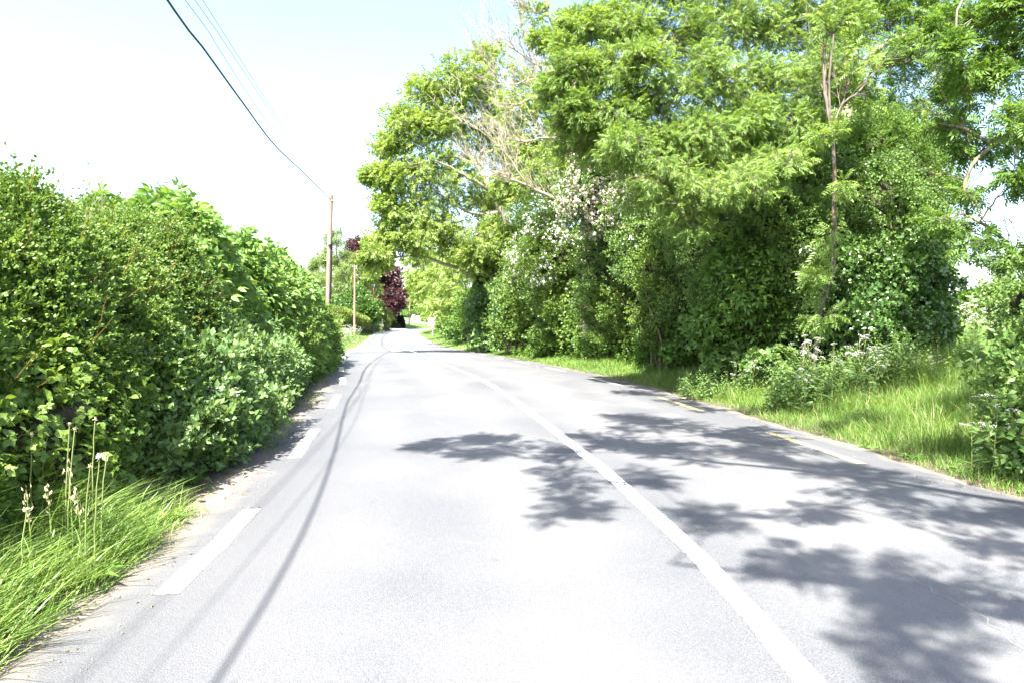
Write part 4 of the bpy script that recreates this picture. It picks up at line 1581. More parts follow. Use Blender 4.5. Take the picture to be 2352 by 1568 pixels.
sp = A([P(px, 800, yd)[:2] for px, yd in zip(rng.uniform(2110, 2230, 60), rng.uniform(11.5, 15, 60))])
stem_patch('nettle_clump', 'nettles and weeds around the foot of the old post', 'nettles', sp, .6, .10, 'verge', TH)
bush('bramble_bush', 'sunlit low bramble at the verge edge in front of the dark hawthorn', [pb(1575, 806, 18, 50, 22), pb(1510, 798, 20, 45, 18)], 1500, 'bramble', 'bramble', size=1.8, group=TH, seed=30, core=.5, stems=0)
bush('bramble_bush', 'low bramble fringe along the verge under the elder on the right', [pb(1690, 822, 15, 70, 28), pb(1770, 830, 14, 60, 28)], 2200, 'bramble', 'thorn', size=1.5, group=TH, seed=31, core=.5, stems=0)
bush('weed_fringe', 'fringe of pale weeds along the verge below the white hawthorn', [pb(1300, 786, 28, 80, 15), pb(1400, 796, 25, 70, 16)], 2600, 'nettle', 'bramble', size=1.2, cat='weeds', group=TH, seed=32, core=.5, stems=0)
bush('blackthorn_bush', 'tangled blackthorn between the sunlit bramble and the pale leaved bush', [pb(1275, 670, 28, 60, 80), pb(1180, 700, 32, 50, 70)], 5000, 'tiny', 'thorn', size=1.4, group=TH, seed=121, shoots=12)
bush('hawthorn_bush', 'hawthorn filling the wall of leaves below the pinkish blossom', [pb(1410, 600, 23, 80, 90), pb(1390, 690, 24, 60, 80)], 7000, 'thorn', 'thorn', size=1.3, group=TH, seed=122, shoots=12)
bush('hawthorn_bush', 'upright hawthorn against the dark bush in the middle of the thicket', [pb(1530, 620, 18.8, 80, 100), pb(1530, 730, 19, 70, 70)], 7000, 'thorn', 'hedge', size=1.15, group=TH, seed=123, shoots=12)
bush('hawthorn_bush', 'shadowy hawthorn between the elder and the brown forked trunk', [pb(1830, 690, 14.6, 60, 110), pb(1660, 690, 16, 60, 100)], 6500, 'thorn', 'thorn', size=1.05, group=TH, seed=124, shoots=10)
bush('ivy_mass', 'ivy curtain hanging behind the brown forked trunk', [pb(1900, 680, 15, 60, 130), pb(1960, 640, 15.2, 60, 100)], 6000, 'ivy', 'ivy', size=.9, cat='ivy', group=TH, seed=125, lift=-.2)
bush('hawthorn_bush', 'high hawthorn top under the hanging ash sprays, left of the big ash trunk', [pb(1640, 450, 18.5, 110, 80), pb(1540, 420, 20.5, 90, 80)], 9000, 'thorn', 'thorn', size=.95, group=TH, seed=126, shoots=14, core=.4, stems=0)
bush('hawthorn_bush', 'ragged hawthorn top between the big ash trunk and the brown forked trunk', [pb(1770, 510, 14.9, 75, 80), pb(1850, 520, 14.8, 60, 80), pb(1840, 400, 15.5, 60, 60)], 8000, 'thorn', 'thorn', size=.95, group=TH, seed=127, shoots=14, core=.35, stems=0)
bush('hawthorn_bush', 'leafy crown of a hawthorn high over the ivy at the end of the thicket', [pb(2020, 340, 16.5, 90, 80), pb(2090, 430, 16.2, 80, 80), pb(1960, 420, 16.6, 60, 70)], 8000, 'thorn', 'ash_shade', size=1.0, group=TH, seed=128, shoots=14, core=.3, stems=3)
bush('hawthorn_bush', 'pale hawthorn spilling from under the ash sprays beside the pink blossom', [pb(1430, 390, 23, 80, 60), pb(1500, 380, 21.5, 80, 60)], 6000, 'thorn', 'bramble', size=1.0, group=TH, seed=129, shoots=14, core=.25, stems=0)
# hidden depth of the wood behind the face
BK = 'bushes deep inside the right thicket'
bush('hawthorn_bush', 'dark hawthorn deep inside the thicket behind the forked trunk', [pb(1850, 480, 18.5, 170, 190, 1.6), pb(1990, 620, 18.5, 130, 170, 1.5)], 9000, 'thorn_far', 'thorn', size=.8, group=BK, seed=33, core=.55)
bush('hawthorn_bush', 'dark hawthorn deep inside the thicket behind the elder', [pb(1660, 420, 20, 150, 160, 1.6), pb(1700, 640, 19.5, 150, 170, 1.5)], 8000, 'thorn_far', 'thorn', size=.8, group=BK, seed=34, core=.6)
bush('hawthorn_bush', 'shadowed hawthorn deep inside the thicket behind the white blossom', [pb(1480, 600, 25, 110, 160, 2), pb(1380, 640, 29, 100, 130, 2)], 7000, 'thorn_far', 'thorn', size=.9, group=BK, seed=35, core=.7)
bush('ivy_mass', 'ivy smothered bushes behind the leaning pale trunk', [pb(1240, 640, 36, 80, 130, 2.5), pb(1120, 720, 44, 70, 80, 2.5)], 8000, 'thorn_far', 'ash_shade', size=.9, group=BK, seed=36, core=.75)

# blossoming hawthorn trees
HB = 'blossoming hawthorns of the right thicket'


def trunk_px(pts, foot=True):
    out = []
    for px, py, Yd, r in pts:
        out.append((*P(px, py, Yd), r))
    if foot:
        x, y = out[0][0], out[0][1]
        out[0] = (x, y, float(terrain(x, y)[0]) - .1, out[0][3])
    return out


bush('hawthorn_tree', 'hawthorn covered in pinkish fading blossom beside the pale dead trunk', [pb(1410, 395, 21, 95, 60), pb(1370, 460, 21.5, 90, 70), pb(1480, 480, 20.5, 90, 90)], 7500, 'thorn', 'thorn', size=1.2, cat='hawthorn tree', group=HB, seed=41, core=.45, blossom=(.75, 1.15, 'maybloom'), stems=0)
bush('hawthorn_tree', 'hawthorn dotted with pure white blossom left of the pale trunk', [pb(1255, 520, 28, 70, 60), pb(1290, 600, 27, 90, 80), pb(1220, 610, 29, 60, 60)], 7500, 'thorn', 'hedge', size=1.5, cat='hawthorn tree', group=HB, seed=42, core=.5, blossom=(.34, 1.25, 'petal'), stems=0)
bush('hawthorn_tree', 'hawthorn with scattered white clusters behind the dark privet', [pb(1560, 480, 19, 110, 100), pb(1500, 560, 20, 90, 90)], 8500, 'thorn', 'thorn', size=1.2, cat='hawthorn tree', group=HB, seed=43, core=.5, blossom=(.045, 1.2, 'petal'), stems=0)
bush('hawthorn_tree', 'high hawthorn with white sprays beside the brown forked trunk', [pb(1790, 430, 16.5, 90, 70), pb(1860, 400, 16.8, 80, 70)], 6000, 'thorn', 'thorn', size=1.1, cat='hawthorn tree', group=HB, seed=44, core=.45, blossom=(.04, 1.1, 'petal'), stems=0)
# wild rose heads near the trunk
for px, py, Yd, lb in [(1838, 635, 13.9, 'cluster of white rose flowers beside the brown trunk'), (1858, 575, 14.2, 'small white rose cluster above the larger one')]:
    p = P(px, py, Yd)
    root = thing('rose_cluster', p, lb, 'wild rose', 'white roses climbing by the brown trunk')
    g, g2 = Geo(), Geo()
    n = 9
    pp = p + rng.normal(size=(n, 3)) * A([.09, .06, .07])
    for q in pp:
        d = nrm(A([-.2, -.8, .5]) + rdir(1)[0] * .5)
        g = Geo()
        u = nrm(np.cross(d, (0, 0, 1.)))
        w = np.cross(d, u)
        for a in np.arange(5) * 1.2566:
            c_ = u * math.cos(a) + w * math.sin(a)
            t_ = u * -math.sin(a) + w * math.cos(a)
            g.add([q, q + c_ * .022 + t_ * .016 + d * .006, q + c_ * .036 + d * .01, q + c_ * .022 - t_ * .016 + d * .006], [[0, 1, 2, 3]])
        g.build('flower', M['petal'], root)
    foot = A([p[0] + .2, p[1] + .3, float(terrain(p[0], p[1])[0])])
    cane = bez(foot, foot * .4 + p * .6 + A([.3, .1, .3]), p, 9)
    g2.tube(cane, np.linspace(.009, .004, 9), 4)
    g2.build('cane', M['stalk'], root)

# ------------------------------------------------------------------ right trees
TR = 'ash trees of the right hedgerow'
tree('ash_tree', 'leafy ash leaning out over the bend with a lower limb arching above the road', 'tree',
     trunk_px([(1235, 800, 37, .30), (1205, 640, 37, .24), (1172, 535, 36.5, .21), (1130, 440, 36, .17), (1085, 365, 36, .12), (1045, 290, 36, .07)]),
     pixblobs([(1060, 180, 60, 50, 36), (985, 225, 55, 45, 36), (930, 290, 50, 45, 35), (1000, 310, 75, 60, 36), (900, 350, 40, 40, 35), (885, 415, 40, 35, 34), (960, 410, 65, 50, 35),
               (1060, 300, 70, 65, 38), (852, 405, 22, 18, 34, .5), (890, 490, 45, 38, 34), (965, 490, 65, 45, 35), (1040, 420, 75, 60, 36), (1020, 540, 65, 45, 36), (1110, 480, 60, 60, 37),
               (1110, 245, 60, 70, 38), (885, 555, 40, 32, 34), (945, 550, 50, 35, 34), (860, 590, 30, 30, 33, .7), (1150, 350, 60, 80, 39), (1120, 140, 45, 40, 38, .6), (1105, 555, 55, 45, 35.5), (1165, 560, 45, 50, 36), (1075, 600, 45, 35, 35.5, .7), (1150, 640, 40, 40, 36, .6)], thick=1.1),
     'ash_far', 'ash_far', limbs=[trunk_px([(1150, 490, 36.3, .13), (1085, 490, 36, .09), (1040, 465, 35.5, .06), (1000, 440, 35, .04)], False),
                                  trunk_px([(1125, 660, 37.5, .14), (1070, 628, 36.5, .11), (1010, 602, 35.5, .085), (960, 588, 35, .06), (905, 592, 34, .03)], False),
                                  trunk_px([(1130, 440, 36, .12), (1060, 400, 35, .08), (1000, 370, 34.5, .05), (940, 380, 34, .03)], False),
                                  trunk_px([(1085, 365, 36, .09), (1020, 300, 35.5, .05), (960, 240, 35, .03)], False)],
     nsub=30, nspray=20, size=.78, group=TR, spread=.5, limb_r=.016,
     ivy=(trunk_px([(1150, 805, 37.5, .95), (1135, 700, 37.5, .85), (1125, 600, 37, .62), (1118, 520, 37, .25)]), 5200, 2.0))
tree('dead_ash_tree', 'half dead ash with bare bleached branches above the pink blossom', 'tree',
     trunk_px([(1352, 800, 25, .22), (1350, 640, 25, .20), (1345, 500, 25.3, .17), (1338, 340, 25.6, .14), (1325, 240, 26, .11), (1300, 140, 26, .08), (1262, 40, 26, .05), (1235, -60, 26, .03)]),
     pixblobs([(1400, 180, 60, 60, 26, .7), (1230, 60, 50, 40, 26, .35), (1290, 300, 50, 50, 26.5, .5), (1400, 300, 60, 50, 25, .8), (1250, 400, 45, 45, 26, .4)]),
     'ash_far', 'ash_far', bark='palebark', bare=46, size=.85,
     limbs=[trunk_px([(1345, 490, 25.3, 0.074), (1275, 455, 24.5, 0.062), (1220, 430, 24, 0.050), (1165, 360, 23.6, 0.031), (1105, 300, 23.4, 0.019), (1048, 268, 23.2, 0.007)], False),
            trunk_px([(1220, 430, 24, 0.037), (1150, 402, 23.5, 0.025), (1090, 375, 23.2, 0.012)], False),
            trunk_px([(1340, 350, 25.6, 0.056), (1260, 318, 25, 0.043), (1200, 326, 24.5, 0.031), (1150, 300, 24.2, 0.012)], False),
            trunk_px([(1300, 140, 26, 0.043), (1235, 150, 25.5, 0.031), (1180, 112, 25, 0.022), (1130, 86, 24.6, 0.007)], False),
            trunk_px([(1325, 240, 26, 0.050), (1230, 185, 25.5, 0.031), (1165, 195, 25, 0.022), (1112, 135, 24.7, 0.014), (1088, 86, 24.5, 0.006)], False),
            trunk_px([(1262, 40, 26, 0.031), (1210, 20, 25.6, 0.019), (1165, -10, 25.3, 0.007)], False),
            trunk_px([(1325, 240, 26, 0.043), (1270, 200, 25.7, 0.031), (1225, 120, 25.5, 0.019), (1205, 60, 25.4, 0.007)], False),
            trunk_px([(1338, 340, 25.6, 0.050), (1290, 250, 25, 0.037), (1240, 220, 24.6, 0.025), (1190, 240, 24.3, 0.012)], False)],
     nsub=7, nspray=26, group=TR)
tree('ash_tree', 'sparse pale ash filling the gap behind the bare bleached branches', 'tree',
     trunk_px([(1290, 790, 33, .2), (1280, 640, 33, .17), (1262, 480, 33, .13), (1240, 340, 33, .09), (1225, 230, 33, .04)]),
     pixblobs([(1180, 270, 50, 50, 33, .7), (1240, 240, 50, 50, 33, .7), (1200, 360, 60, 50, 33), (1270, 340, 60, 60, 33), (1330, 290, 60, 60, 32), (1240, 430, 60, 50, 32), (1320, 400, 60, 60, 31), (1180, 440, 50, 50, 34), (1390, 330, 60, 60, 31), (1200, 180, 35, 40, 34, .4), (1300, 200, 50, 40, 32, .6)]),
     'ash_far', 'ash_far', nsub=22, nspray=20, size=.8, group=TR, limb_r=.012)
tree('ash_tree', 'big bright ash with spreading lime green sprays over the front of the thicket', 'tree',
     trunk_px([(1800, 830, 15.2, .11), (1793, 700, 15.2, .1), (1787, 480, 15.2, .088), (1768, 310, 15, .075), (1740, 190, 15, .055), (1705, 60, 14.8, .05), (1680, -60, 14.6, .03)]),
     pixblobs([(1330, 70, 60, 50, 14, .9), (1420, 50, 80, 55, 14), (1340, 170, 80, 50, 13.8), (1300, 120, 45, 40, 14, .6), (1450, 150, 90, 55, 13.6), (1400, 270, 90, 50, 13.6), (1330, 255, 50, 35, 13.6, .6),
               (1530, 230, 100, 60, 13.8), (1550, 90, 110, 70, 14.4), (1650, 180, 100, 70, 14), (1680, 60, 110, 70, 15), (1500, 330, 90, 50, 13.6), (1610, 320, 100, 60, 13.6), (1720, 290, 80, 60, 13.8),
               (1660, 410, 80, 40, 13.6, .7), (1790, 200, 100, 70, 14.2), (1810, 70, 100, 70, 15), (1850, 300, 90, 50, 13.8), (1560, 410, 70, 40, 14, .7), (1920, 180, 80, 60, 14.5), (1930, 60, 90, 60, 15),
               (1760, 380, 70, 35, 13.4, .6), (1480, -20, 120, 50, 14.5), (1650, -40, 130, 60, 15), (1850, -40, 130, 60, 15), (1600, 500, 60, 40, 14.2, .4), (1420, 350, 70, 40, 14, .6), (1360, 300, 60, 40, 14, .6), (1270, 210, 40, 30, 14, .3), (1255, 100, 35, 30, 14.2, .3), (1290, 290, 45, 30, 14.2, .3), (1350, 350, 60, 35, 14.6, .3), (1440, 340, 70, 45, 13.1, .5), (1530, 400, 80, 50, 12.9, .4), (1620, 450, 80, 45, 12.9, .35), (1710, 430, 80, 50, 12.8, .4), (1480, 450, 70, 50, 13.4, .4), (1580, 520, 60, 45, 13.2, .35), (1800, 380, 60, 45, 12.8, .4)], thick=.95),
     'ash', 'ash', limbs=[trunk_px([(1790, 520, 15.2, .10), (1812, 350, 15.6, .08), (1830, 240, 16, .06), (1870, 120, 16, .03)], False),
                          trunk_px([(1787, 450, 15.2, .09), (1735, 340, 14.6, .07), (1660, 260, 14.2, .05), (1560, 200, 14, .035), (1440, 170, 13.8, .015)], False),
                          trunk_px([(1768, 310, 15, .07), (1680, 200, 14.6, .05), (1560, 110, 14.4, .035), (1420, 60, 14.2, .015)], False),
                          trunk_px([(1787, 480, 15.2, .07), (1700, 430, 14.4, .05), (1600, 370, 13.9, .03), (1500, 320, 13.7, .015)], False)],
     nsub=34, nspray=38, size=.56, group=TR, spread=.46, limb_r=.013)
tree('ash_tree', 'tall ash with a thick pale trunk behind the ivy, its crown running off the top', 'tree',
     trunk_px([(1965, 850, 18.5, .27), (1955, 500, 18.5, .23), (1945, 250, 18.3, .19), (1948, 100, 18.2, .16), (1962, -40, 18, .12), (1975, -200, 18, .08)]),
     pixblobs([(2060, 270, 90, 70, 17.5), (2090, 140, 90, 80, 17.5), (2150, 320, 70, 60, 17), (2040, 390, 90, 60, 17.5), (2120, 30, 90, 70, 18), (2000, 30, 80, 70, 18.5), (2110, 440, 60, 50, 17), (1990, 280, 60, 60, 19),
               (2180, 180, 60, 70, 17.2, .7), (2060, -60, 130, 60, 18)]),
     'ash', 'ash_shade', bark='palebark', nsub=24, nspray=30, size=.85, group=TR, limbs=[trunk_px([(1947, 200, 18.2, .11), (2010, 120, 17.8, .08), (2080, 80, 17.5, .05), (2150, 60, 17.3, .02)], False),
                                                                           trunk_px([(1948, 110, 18.2, .11), (1990, 20, 17.8, .08), (2010, -80, 17.6, .05)], False)])
tree('ash_sapling', 'slender brown forked trunk standing clear in front of the ivy', 'tree',
     trunk_px([(1872, 800, 13.2, .05), (1882, 720, 13.2, .047), (1912, 640, 13.1, .042), (1918, 560, 13.1, .038), (1912, 470, 13, .036), (1918, 380, 13, .034), (1908, 285, 13, .03), (1905, 180, 13, .02), (1915, 80, 13, .015)]),
     pixblobs([(1915, 90, 50, 40, 13, .5), (1985, 220, 40, 30, 13, .4), (1960, 130, 40, 40, 13, .5), (1895, 660, 40, 50, 12.9, .5), (1925, 430, 30, 40, 12.8, .3), (1880, 740, 40, 40, 12.9, .5), (1905, 300, 35, 35, 12.8, .35), (1912, 560, 25, 30, 12.8, .25)]),
     'ash', 'ash', bark='saplingbark', limbs=[trunk_px([(1910, 300, 13, .024), (1935, 240, 13, .02), (1975, 210, 13, .02), (2010, 150, 13, .008)], False),
                                            trunk_px([(1908, 285, 13, .04), (1893, 200, 13.1, .03), (1890, 100, 13.2, .012)], False)], nsub=6, nspray=30, size=.8, bare=7)
tree('ash_tree', 'near ash at the right with yellow lichened limbs drooping across the gap', 'tree',
     [(10.6, 12.2, .3, .28), (10.4, 12.2, 3, .24), (10.1, 12.1, 6, .2), (9.7, 12, 9.5, .12)],
     pixblobs([(2270, 60, 80, 60, 11.5), (2330, 150, 60, 60, 11), (2240, 190, 60, 45, 11.3, .7), (2200, 60, 60, 50, 11.8, .8), (2330, 40, 60, 60, 10.8), (2190, 300, 50, 35, 11.5, .45), (2265, 350, 50, 30, 11.5, .35),
               (2340, 300, 40, 60, 10.5, .7), (2335, 420, 30, 40, 10.5, .5), (2235, 560, 45, 25, 11, .3), (2230, 450, 40, 30, 11.4, .3), (2300, 600, 40, 20, 10.8, .25), (2345, 590, 30, 25, 10.6, .4), (2180, 520, 50, 40, 11.4, .4), (2195, 130, 40, 50, 10.9, .5)]),
     'ash', 'ash_shade', bark='lichenbark', limb_r=.010, nsub=14, nspray=26, size=.75, bare=5, group=TR,
     limbs=[trunk_px([(2430, 250, 12, .08), (2352, 275, 11.6, .065), (2305, 318, 11.5, .055), (2272, 330, 11.4, .045), (2225, 300, 11.4, .03), (2160, 285, 11.4, .015)], False),
            trunk_px([(2430, 640, 11.5, .05), (2345, 600, 11.2, .04), (2300, 545, 11.2, .035), (2250, 510, 11.2, .028), (2200, 490, 11.3, .012)], False),
            trunk_px([(2400, -60, 11.6, .05), (2300, -50, 11.2, .04), (2222, -20, 11, .032), (2196, 50, 10.9, .022), (2192, 110, 10.9, .015), (2176, 170, 10.9, .006)], False),
            trunk_px([(2305, 318, 11.5, .04), (2240, 370, 11.4, .035), (2215, 440, 11.4, .028), (2225, 500, 11.4, .02)], False)])

# the ash overhead that shades the near carriageway: its trunk stands on the right verge behind the camera
sh = [(1130, 1030, 320, 62), (1000, 1030, 60, 16), (1290, 1112, 180, 60), (1305, 1188, 150, 62), (1480, 975, 300, 42), (1420, 1020, 220, 60), (1560, 1045, 300, 66), (1480, 1105, 150, 44), (1700, 1000, 260, 56),
      (1800, 1050, 260, 66), (1960, 1092, 400, 46), (2060, 1140, 380, 60), (2180, 1200, 340, 66), (1640, 1205, 150, 48), (1840, 1190, 220, 40), (1825, 1310, 190, 96), (2020, 1335, 220, 120), (2230, 1400, 230, 170),
      (2090, 1440, 170, 90), (2120, 1530, 330, 70), (2330, 1290, 120, 120), (1465, 905, 110, 18), (1560, 925, 110, 18), (1610, 942, 90, 14), (1980, 985, 260, 46), (2130, 1040, 260, 50), (2290, 1090, 200, 50),
      (1800, 945, 200, 26), (2050, 900, 330, 40), (2230, 950, 200, 60), (1900, 870, 220, 20), (2290, 1180, 160, 60), (1300, 1055, 90, 36)]
blobs = []
for k, (px, py, w, h) in enumerate(sh):
    g0 = G(px, py)
    g1, g2_ = G(px, py + h / 2), G(px, py - h / 2)
    H_ = 7.8 + 1.1 * math.sin(k * 2.1) + .16 * (g0[1] - 5)
    c = g0 + SUN * (H_ - g0[2]) / SUN[2]
    rx = w / 2 * g0[1] / F
    ry = abs(g2_[1] - g1[1]) / 2
    blobs.append((c, A([max(.15, rx * .8), max(.15, min(ry * .8, 1.5)), .35]), float(np.clip(rx * ry * 1.5, .3, 2.2))))
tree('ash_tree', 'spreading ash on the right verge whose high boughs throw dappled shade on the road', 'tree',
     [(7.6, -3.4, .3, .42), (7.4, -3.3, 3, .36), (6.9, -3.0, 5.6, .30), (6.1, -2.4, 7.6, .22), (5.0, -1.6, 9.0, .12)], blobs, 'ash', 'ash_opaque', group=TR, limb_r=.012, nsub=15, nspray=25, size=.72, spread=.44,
     limbs=[[(6.9, -3, 5.6, .2), (5.5, -1.5, 7.4, .15), (3.6, .2, 8.4, .1), (1.6, 1.8, 8.6, .06), (-.6, 3.0, 8.4, .03)],
            [(6.9, -3, 5.6, .18), (6.2, -.6, 7.6, .13), (5.0, 2.2, 8.8, .09), (3.4, 4.6, 9.2, .05), (2.2, 6.6, 9.2, .02)],
            [(6.1, -2.4, 7.6, .14), (3.6, -2.2, 8.6, .1), (1.0, -1.4, 8.8, .05), (-1.2, -.6, 8.6, .02)]])

# lighter trees further along the right bank
for k, (bl_, lb, sz) in enumerate([
        ([(1055, 640, 45, 55, 58), (1020, 690, 40, 40, 56), (1090, 690, 40, 50, 54), (1000, 650, 35, 40, 60), (1045, 580, 45, 40, 60), (965, 605, 40, 28, 62), (1100, 600, 40, 50, 56)], 'pale ash with thin grey stems just past the leaning ash', 1.25),
        ([(1000, 670, 40, 36, 78), (985, 640, 36, 35, 80), (1010, 620, 40, 40, 80), (985, 605, 45, 26, 82), (1035, 705, 26, 30, 74)], 'yellow green ash halfway down the right bank', 1.6),
        ([(960, 650, 26, 22, 105), (985, 690, 26, 24, 100), (1010, 705, 22, 24, 98), (970, 672, 24, 18, 108)], 'farthest ash of the right bank reaching over the bend', 2.0)]):
    c = bl_[0]
    fx = [1078, 1040, 1022][k]
    tree('ash_tree', lb, 'tree', trunk_px([(fx, 765, c[4], .2), (fx - 8, 700, c[4], .16), (fx - 25, 640, c[4], .12), (fx - 35, 590, c[4], .05)]), pixblobs(bl_), 'ash_far', 'ash_far', bark='palebark', group='ash trees along the far right bank',
         nsub=9, nspray=30, size=sz, limb_r=.03, limbs=[trunk_px([(fx - 8, 700, c[4], .1), (fx - 40, 660, c[4], .07), (fx - 65, 640, c[4], .03)], False)])
bush('hawthorn_bush', 'undergrowth bush on the right bank behind the white sign', [pb(1052, 735, 72, 34, 40, 2.5), pb(1085, 745, 60, 42, 42, 2.5)], 5000, 'thorn_far', 'bramble', size=1.5, seed=51, group='bushes on the far right bank')
bush('hawthorn_bush', 'farther bush on the right bank where the road turns out of sight', [pb(1030, 734, 92, 20, 24, 3)], 2500, 'thorn_far', 'hedge', size=2.0, seed=52, group='bushes on the far right bank')

# field edge seen through the gap on the right
FE = 'bushes along the far field edge'
for k, (px, py, Yd, rx, ry, mt, lb) in enumerate([(2235, 700, 48, 30, 22, 'bramble', 'low pale bush at the field edge next to the old post'), (2290, 690, 44, 34, 28, 'thorn', 'dark rounded bush in the middle of the field gap'), (2345, 690, 40, 36, 30, 'ash_far', 'yellow green bush at the right end of the field gap'),
                                                  (2400, 700, 42, 50, 40, 'thorn', 'dark bush at the field edge beyond the right end'), (2190, 715, 52, 30, 18, 'ash_far', 'small bright bush just visible left of the gap')]):
    bush('field_bush', lb, [pb(px, py, Yd, rx, ry)], 1800, 'thorn_far', mt, size=1.4, group=FE, seed=60 + k, stems=3)
bush('hawthorn_bush', 'dark leafy bush reaching in at the right edge above the campion', [B(7.2, 8.6, 1.35, .75, .7, 1.0), B(7.6, 9.6, 1.9, .7, .7, .9)], 3600, 'thorn', 'thorn', size=1.0, seed=66)

# the old post in the ivy
p = G(2165, 815)
Yd = 15.0
bx, by = P(2160, 800, Yd)[:2]
bz = float(terrain(bx, by)[0])
root = thing('gate_post', (bx, by, bz), 'weathered grey wooden post half swallowed by ivy at the end of the thicket', 'post')
g = Geo()
g.tube(kink(resample([(bx, by, bz - .3), (bx - .02, by, bz + .8), (bx - .06, by, bz + 1.9)], 10), .008), np.linspace(.16, .135, 10), 10)
g.build('shaft', M['postwood'], root, True)
g = Geo()
for k in range(3):
    z = bz + .4 + .5 * k
    g.tube(kink(resample([(bx + .13, by - .12, z), (bx + .3, by - .05, z + .15), (bx + .5, by + .1, z + .1 * k)], 8), .02), np.linspace(.018, .006, 8), 5)
g.build('ivy_stems', M['brownbark'], root, True)

# ------------------------------------------------------------------ poles and wires
def pole(px_base, py_top, px_top, Yd, r, label, steps=True, duct=False):
    b, t = P(px_base, 760, Yd), P(px_top, py_top, Yd)
    b[2] = float(terrain(b[0], b[1])[0])
    root = thing('utility_pole', b, label, 'utility pole', 'wooden utility poles along the left verge')
    g = Geo()
    ax = t - b
    f = lambda q: b + ax * q
    g.tube([b - A([0, 0, .5]), f(.33), f(.66), t], [r * 1.12, r, r * .9, r * .8], 14)
    g.build('shaft', M['pole'], root, True)
    g = Geo()
    g.tube([t - A([0, 0, .03]), t + A([0, 0, .05])], [r * .86, r * .5], 12)
    g.build('cap', M['steel'], root)
    if steps:
        for k in range(6):
            c = f(.42 + .085 * k)
            s_ = 1 if k % 2 else -1
            g = Geo()
            g.tube([c, c + A([s_ * (r + .16), 0, 0]), c + A([s_ * (r + .16), 0, .04])], .011, 6)
            g.build('step', M['steel'], root)
    g = Geo()
    c = t - A([0, 0, .28])
    g.tube([c + A([r * .5, -r, 0]), c + A([r + .12, -r * .6, .02])], .018, 6)
    g.tube([c + A([r + .10, -r * .6, -.05]), c + A([r + .10, -r * .6, .10])], [.03, .045], 8)
    g.build('bracket', M['steel'], root)
    for s_ in (-1, 1):
        g = Geo()
        c2 = t - A([0, 0, .10])
        g.tube([c2, c2 + A([s_ * (r + .10), 0, 0]), c2 + A([s_ * (r + .10), 0, .08])], .01, 6)
        g.tube([c2 + A([s_ * (r + .10), 0, .06]), c2 + A([s_ * (r + .10), 0, .16])], [.032, .022], 8)
        g.build('insulator', M['white'], root)
    if duct:
        g = Geo()
        a_, c_ = f(.03), f(.70)
        o_ = A([r * .75, -r * .75, 0])
        g.tube([a_ + o_, f(.3) + o_, f(.55) + o_, c_ + o_ * .8], [.045, .045, .042, .04], 8)
        g.build('duct', M['blackplastic'], root, True)
        g = Geo()
        o2 = A([r * 1.05, -r * .35, 0])
        g.tube([a_ + o2, f(.4) + o2, c_ + o2], .022, 8)
        g.build('duct', M['brownbark'], root, True)
        g = Geo()
        g.tube([c_ + A([.02, -r - .03, -.08]), c_ + A([.02, -r - .03, .30])], [.085, .085], 12)
        g.build('joint_box', M['greyplastic'], root)
    return root, t


p1, t1 = pole(751, 448, 760, 32, .125, 'nearest and tallest utility pole with black ducts and a grey joint box', True, True)
p2, t2 = pole(814, 612, 815, 80, .125, 'second utility pole standing on the grass verge before the clipped hedge')
p3, t3 = pole(856, 655, 858, 115, .12, 'third utility pole partly hidden behind the clipped hedge')
p4, t4 = pole(939, 686, 942, 150, .11, 'farthest pole, pale and plain, on the grass inside the bend', False)


def span(name, pts, r, label, group=None, mat='wire'):
    c = resample(pts, 80)
    root_o = Geo()
    root_o.tube(c, r, 6)
    o_ = root_o.build(name, M[mat])
    return tag(o_, label, 'cable' if 'cable' in name else 'wire', group)


def sagged(a, b, s, n=14):
    t = np.linspace(0, 1, n)[:, None]
    q = a * (1 - t) + b * t
    q[:, 2] -= (4 * s * t * (1 - t))[:, 0]
    return q


def through(px, py, Yd):
    return P(px, py, Yd)


a0 = t1 - A([0, 0, .28]) + A([.05, -.12, 0])
near = [a0, P(700, 400, 23.5), P(632, 335, 17.5), P(555, 233, 13), P(470, 115, 10.6), P(384, 0, 8.9)]
d_ = near[-1] - near[-2]
near += [A([-3.05, 1.5, 5.75]), A([-2.4, -6, 6.0]), A([-1.0, -18, 7.2])]
span('telephone_cable', near, .016, 'thick black telephone cable sagging from the near pole across the sky', None, 'blackplastic')
W = 'thin wires above the thick cable'
for k, (pts, lb) in enumerate([([(425, 0, 9.6), (500, 108, 11.8), (600, 262, 16.5), (700, 395, 24)], 'thin wire nearest the thick cable'),
                               ([(447, 0, 10.2), (530, 120, 12.8), (640, 285, 18.5), (715, 393, 25)], 'middle one of the three thin wires'),
                               ([(465, 0, 10.6), (560, 150, 14), (650, 290, 19), (720, 390, 25)], 'thin wire farthest from the thick cable')]):
    q = [P(*s_) for s_ in pts]
    q = [A([q[0][0] + (q[0][0] - q[1][0]) * 1.5 - .0, q[0][1] - 8, q[0][2] + .35])] + q + [t1 + A([-.1 + .1 * k, -.05, .05])]
    q = [A([q[0][0] + .7, q[0][1] - 16, q[0][2] + 1.2])] + q
    span('telephone_wire', q, .005, lb, W)
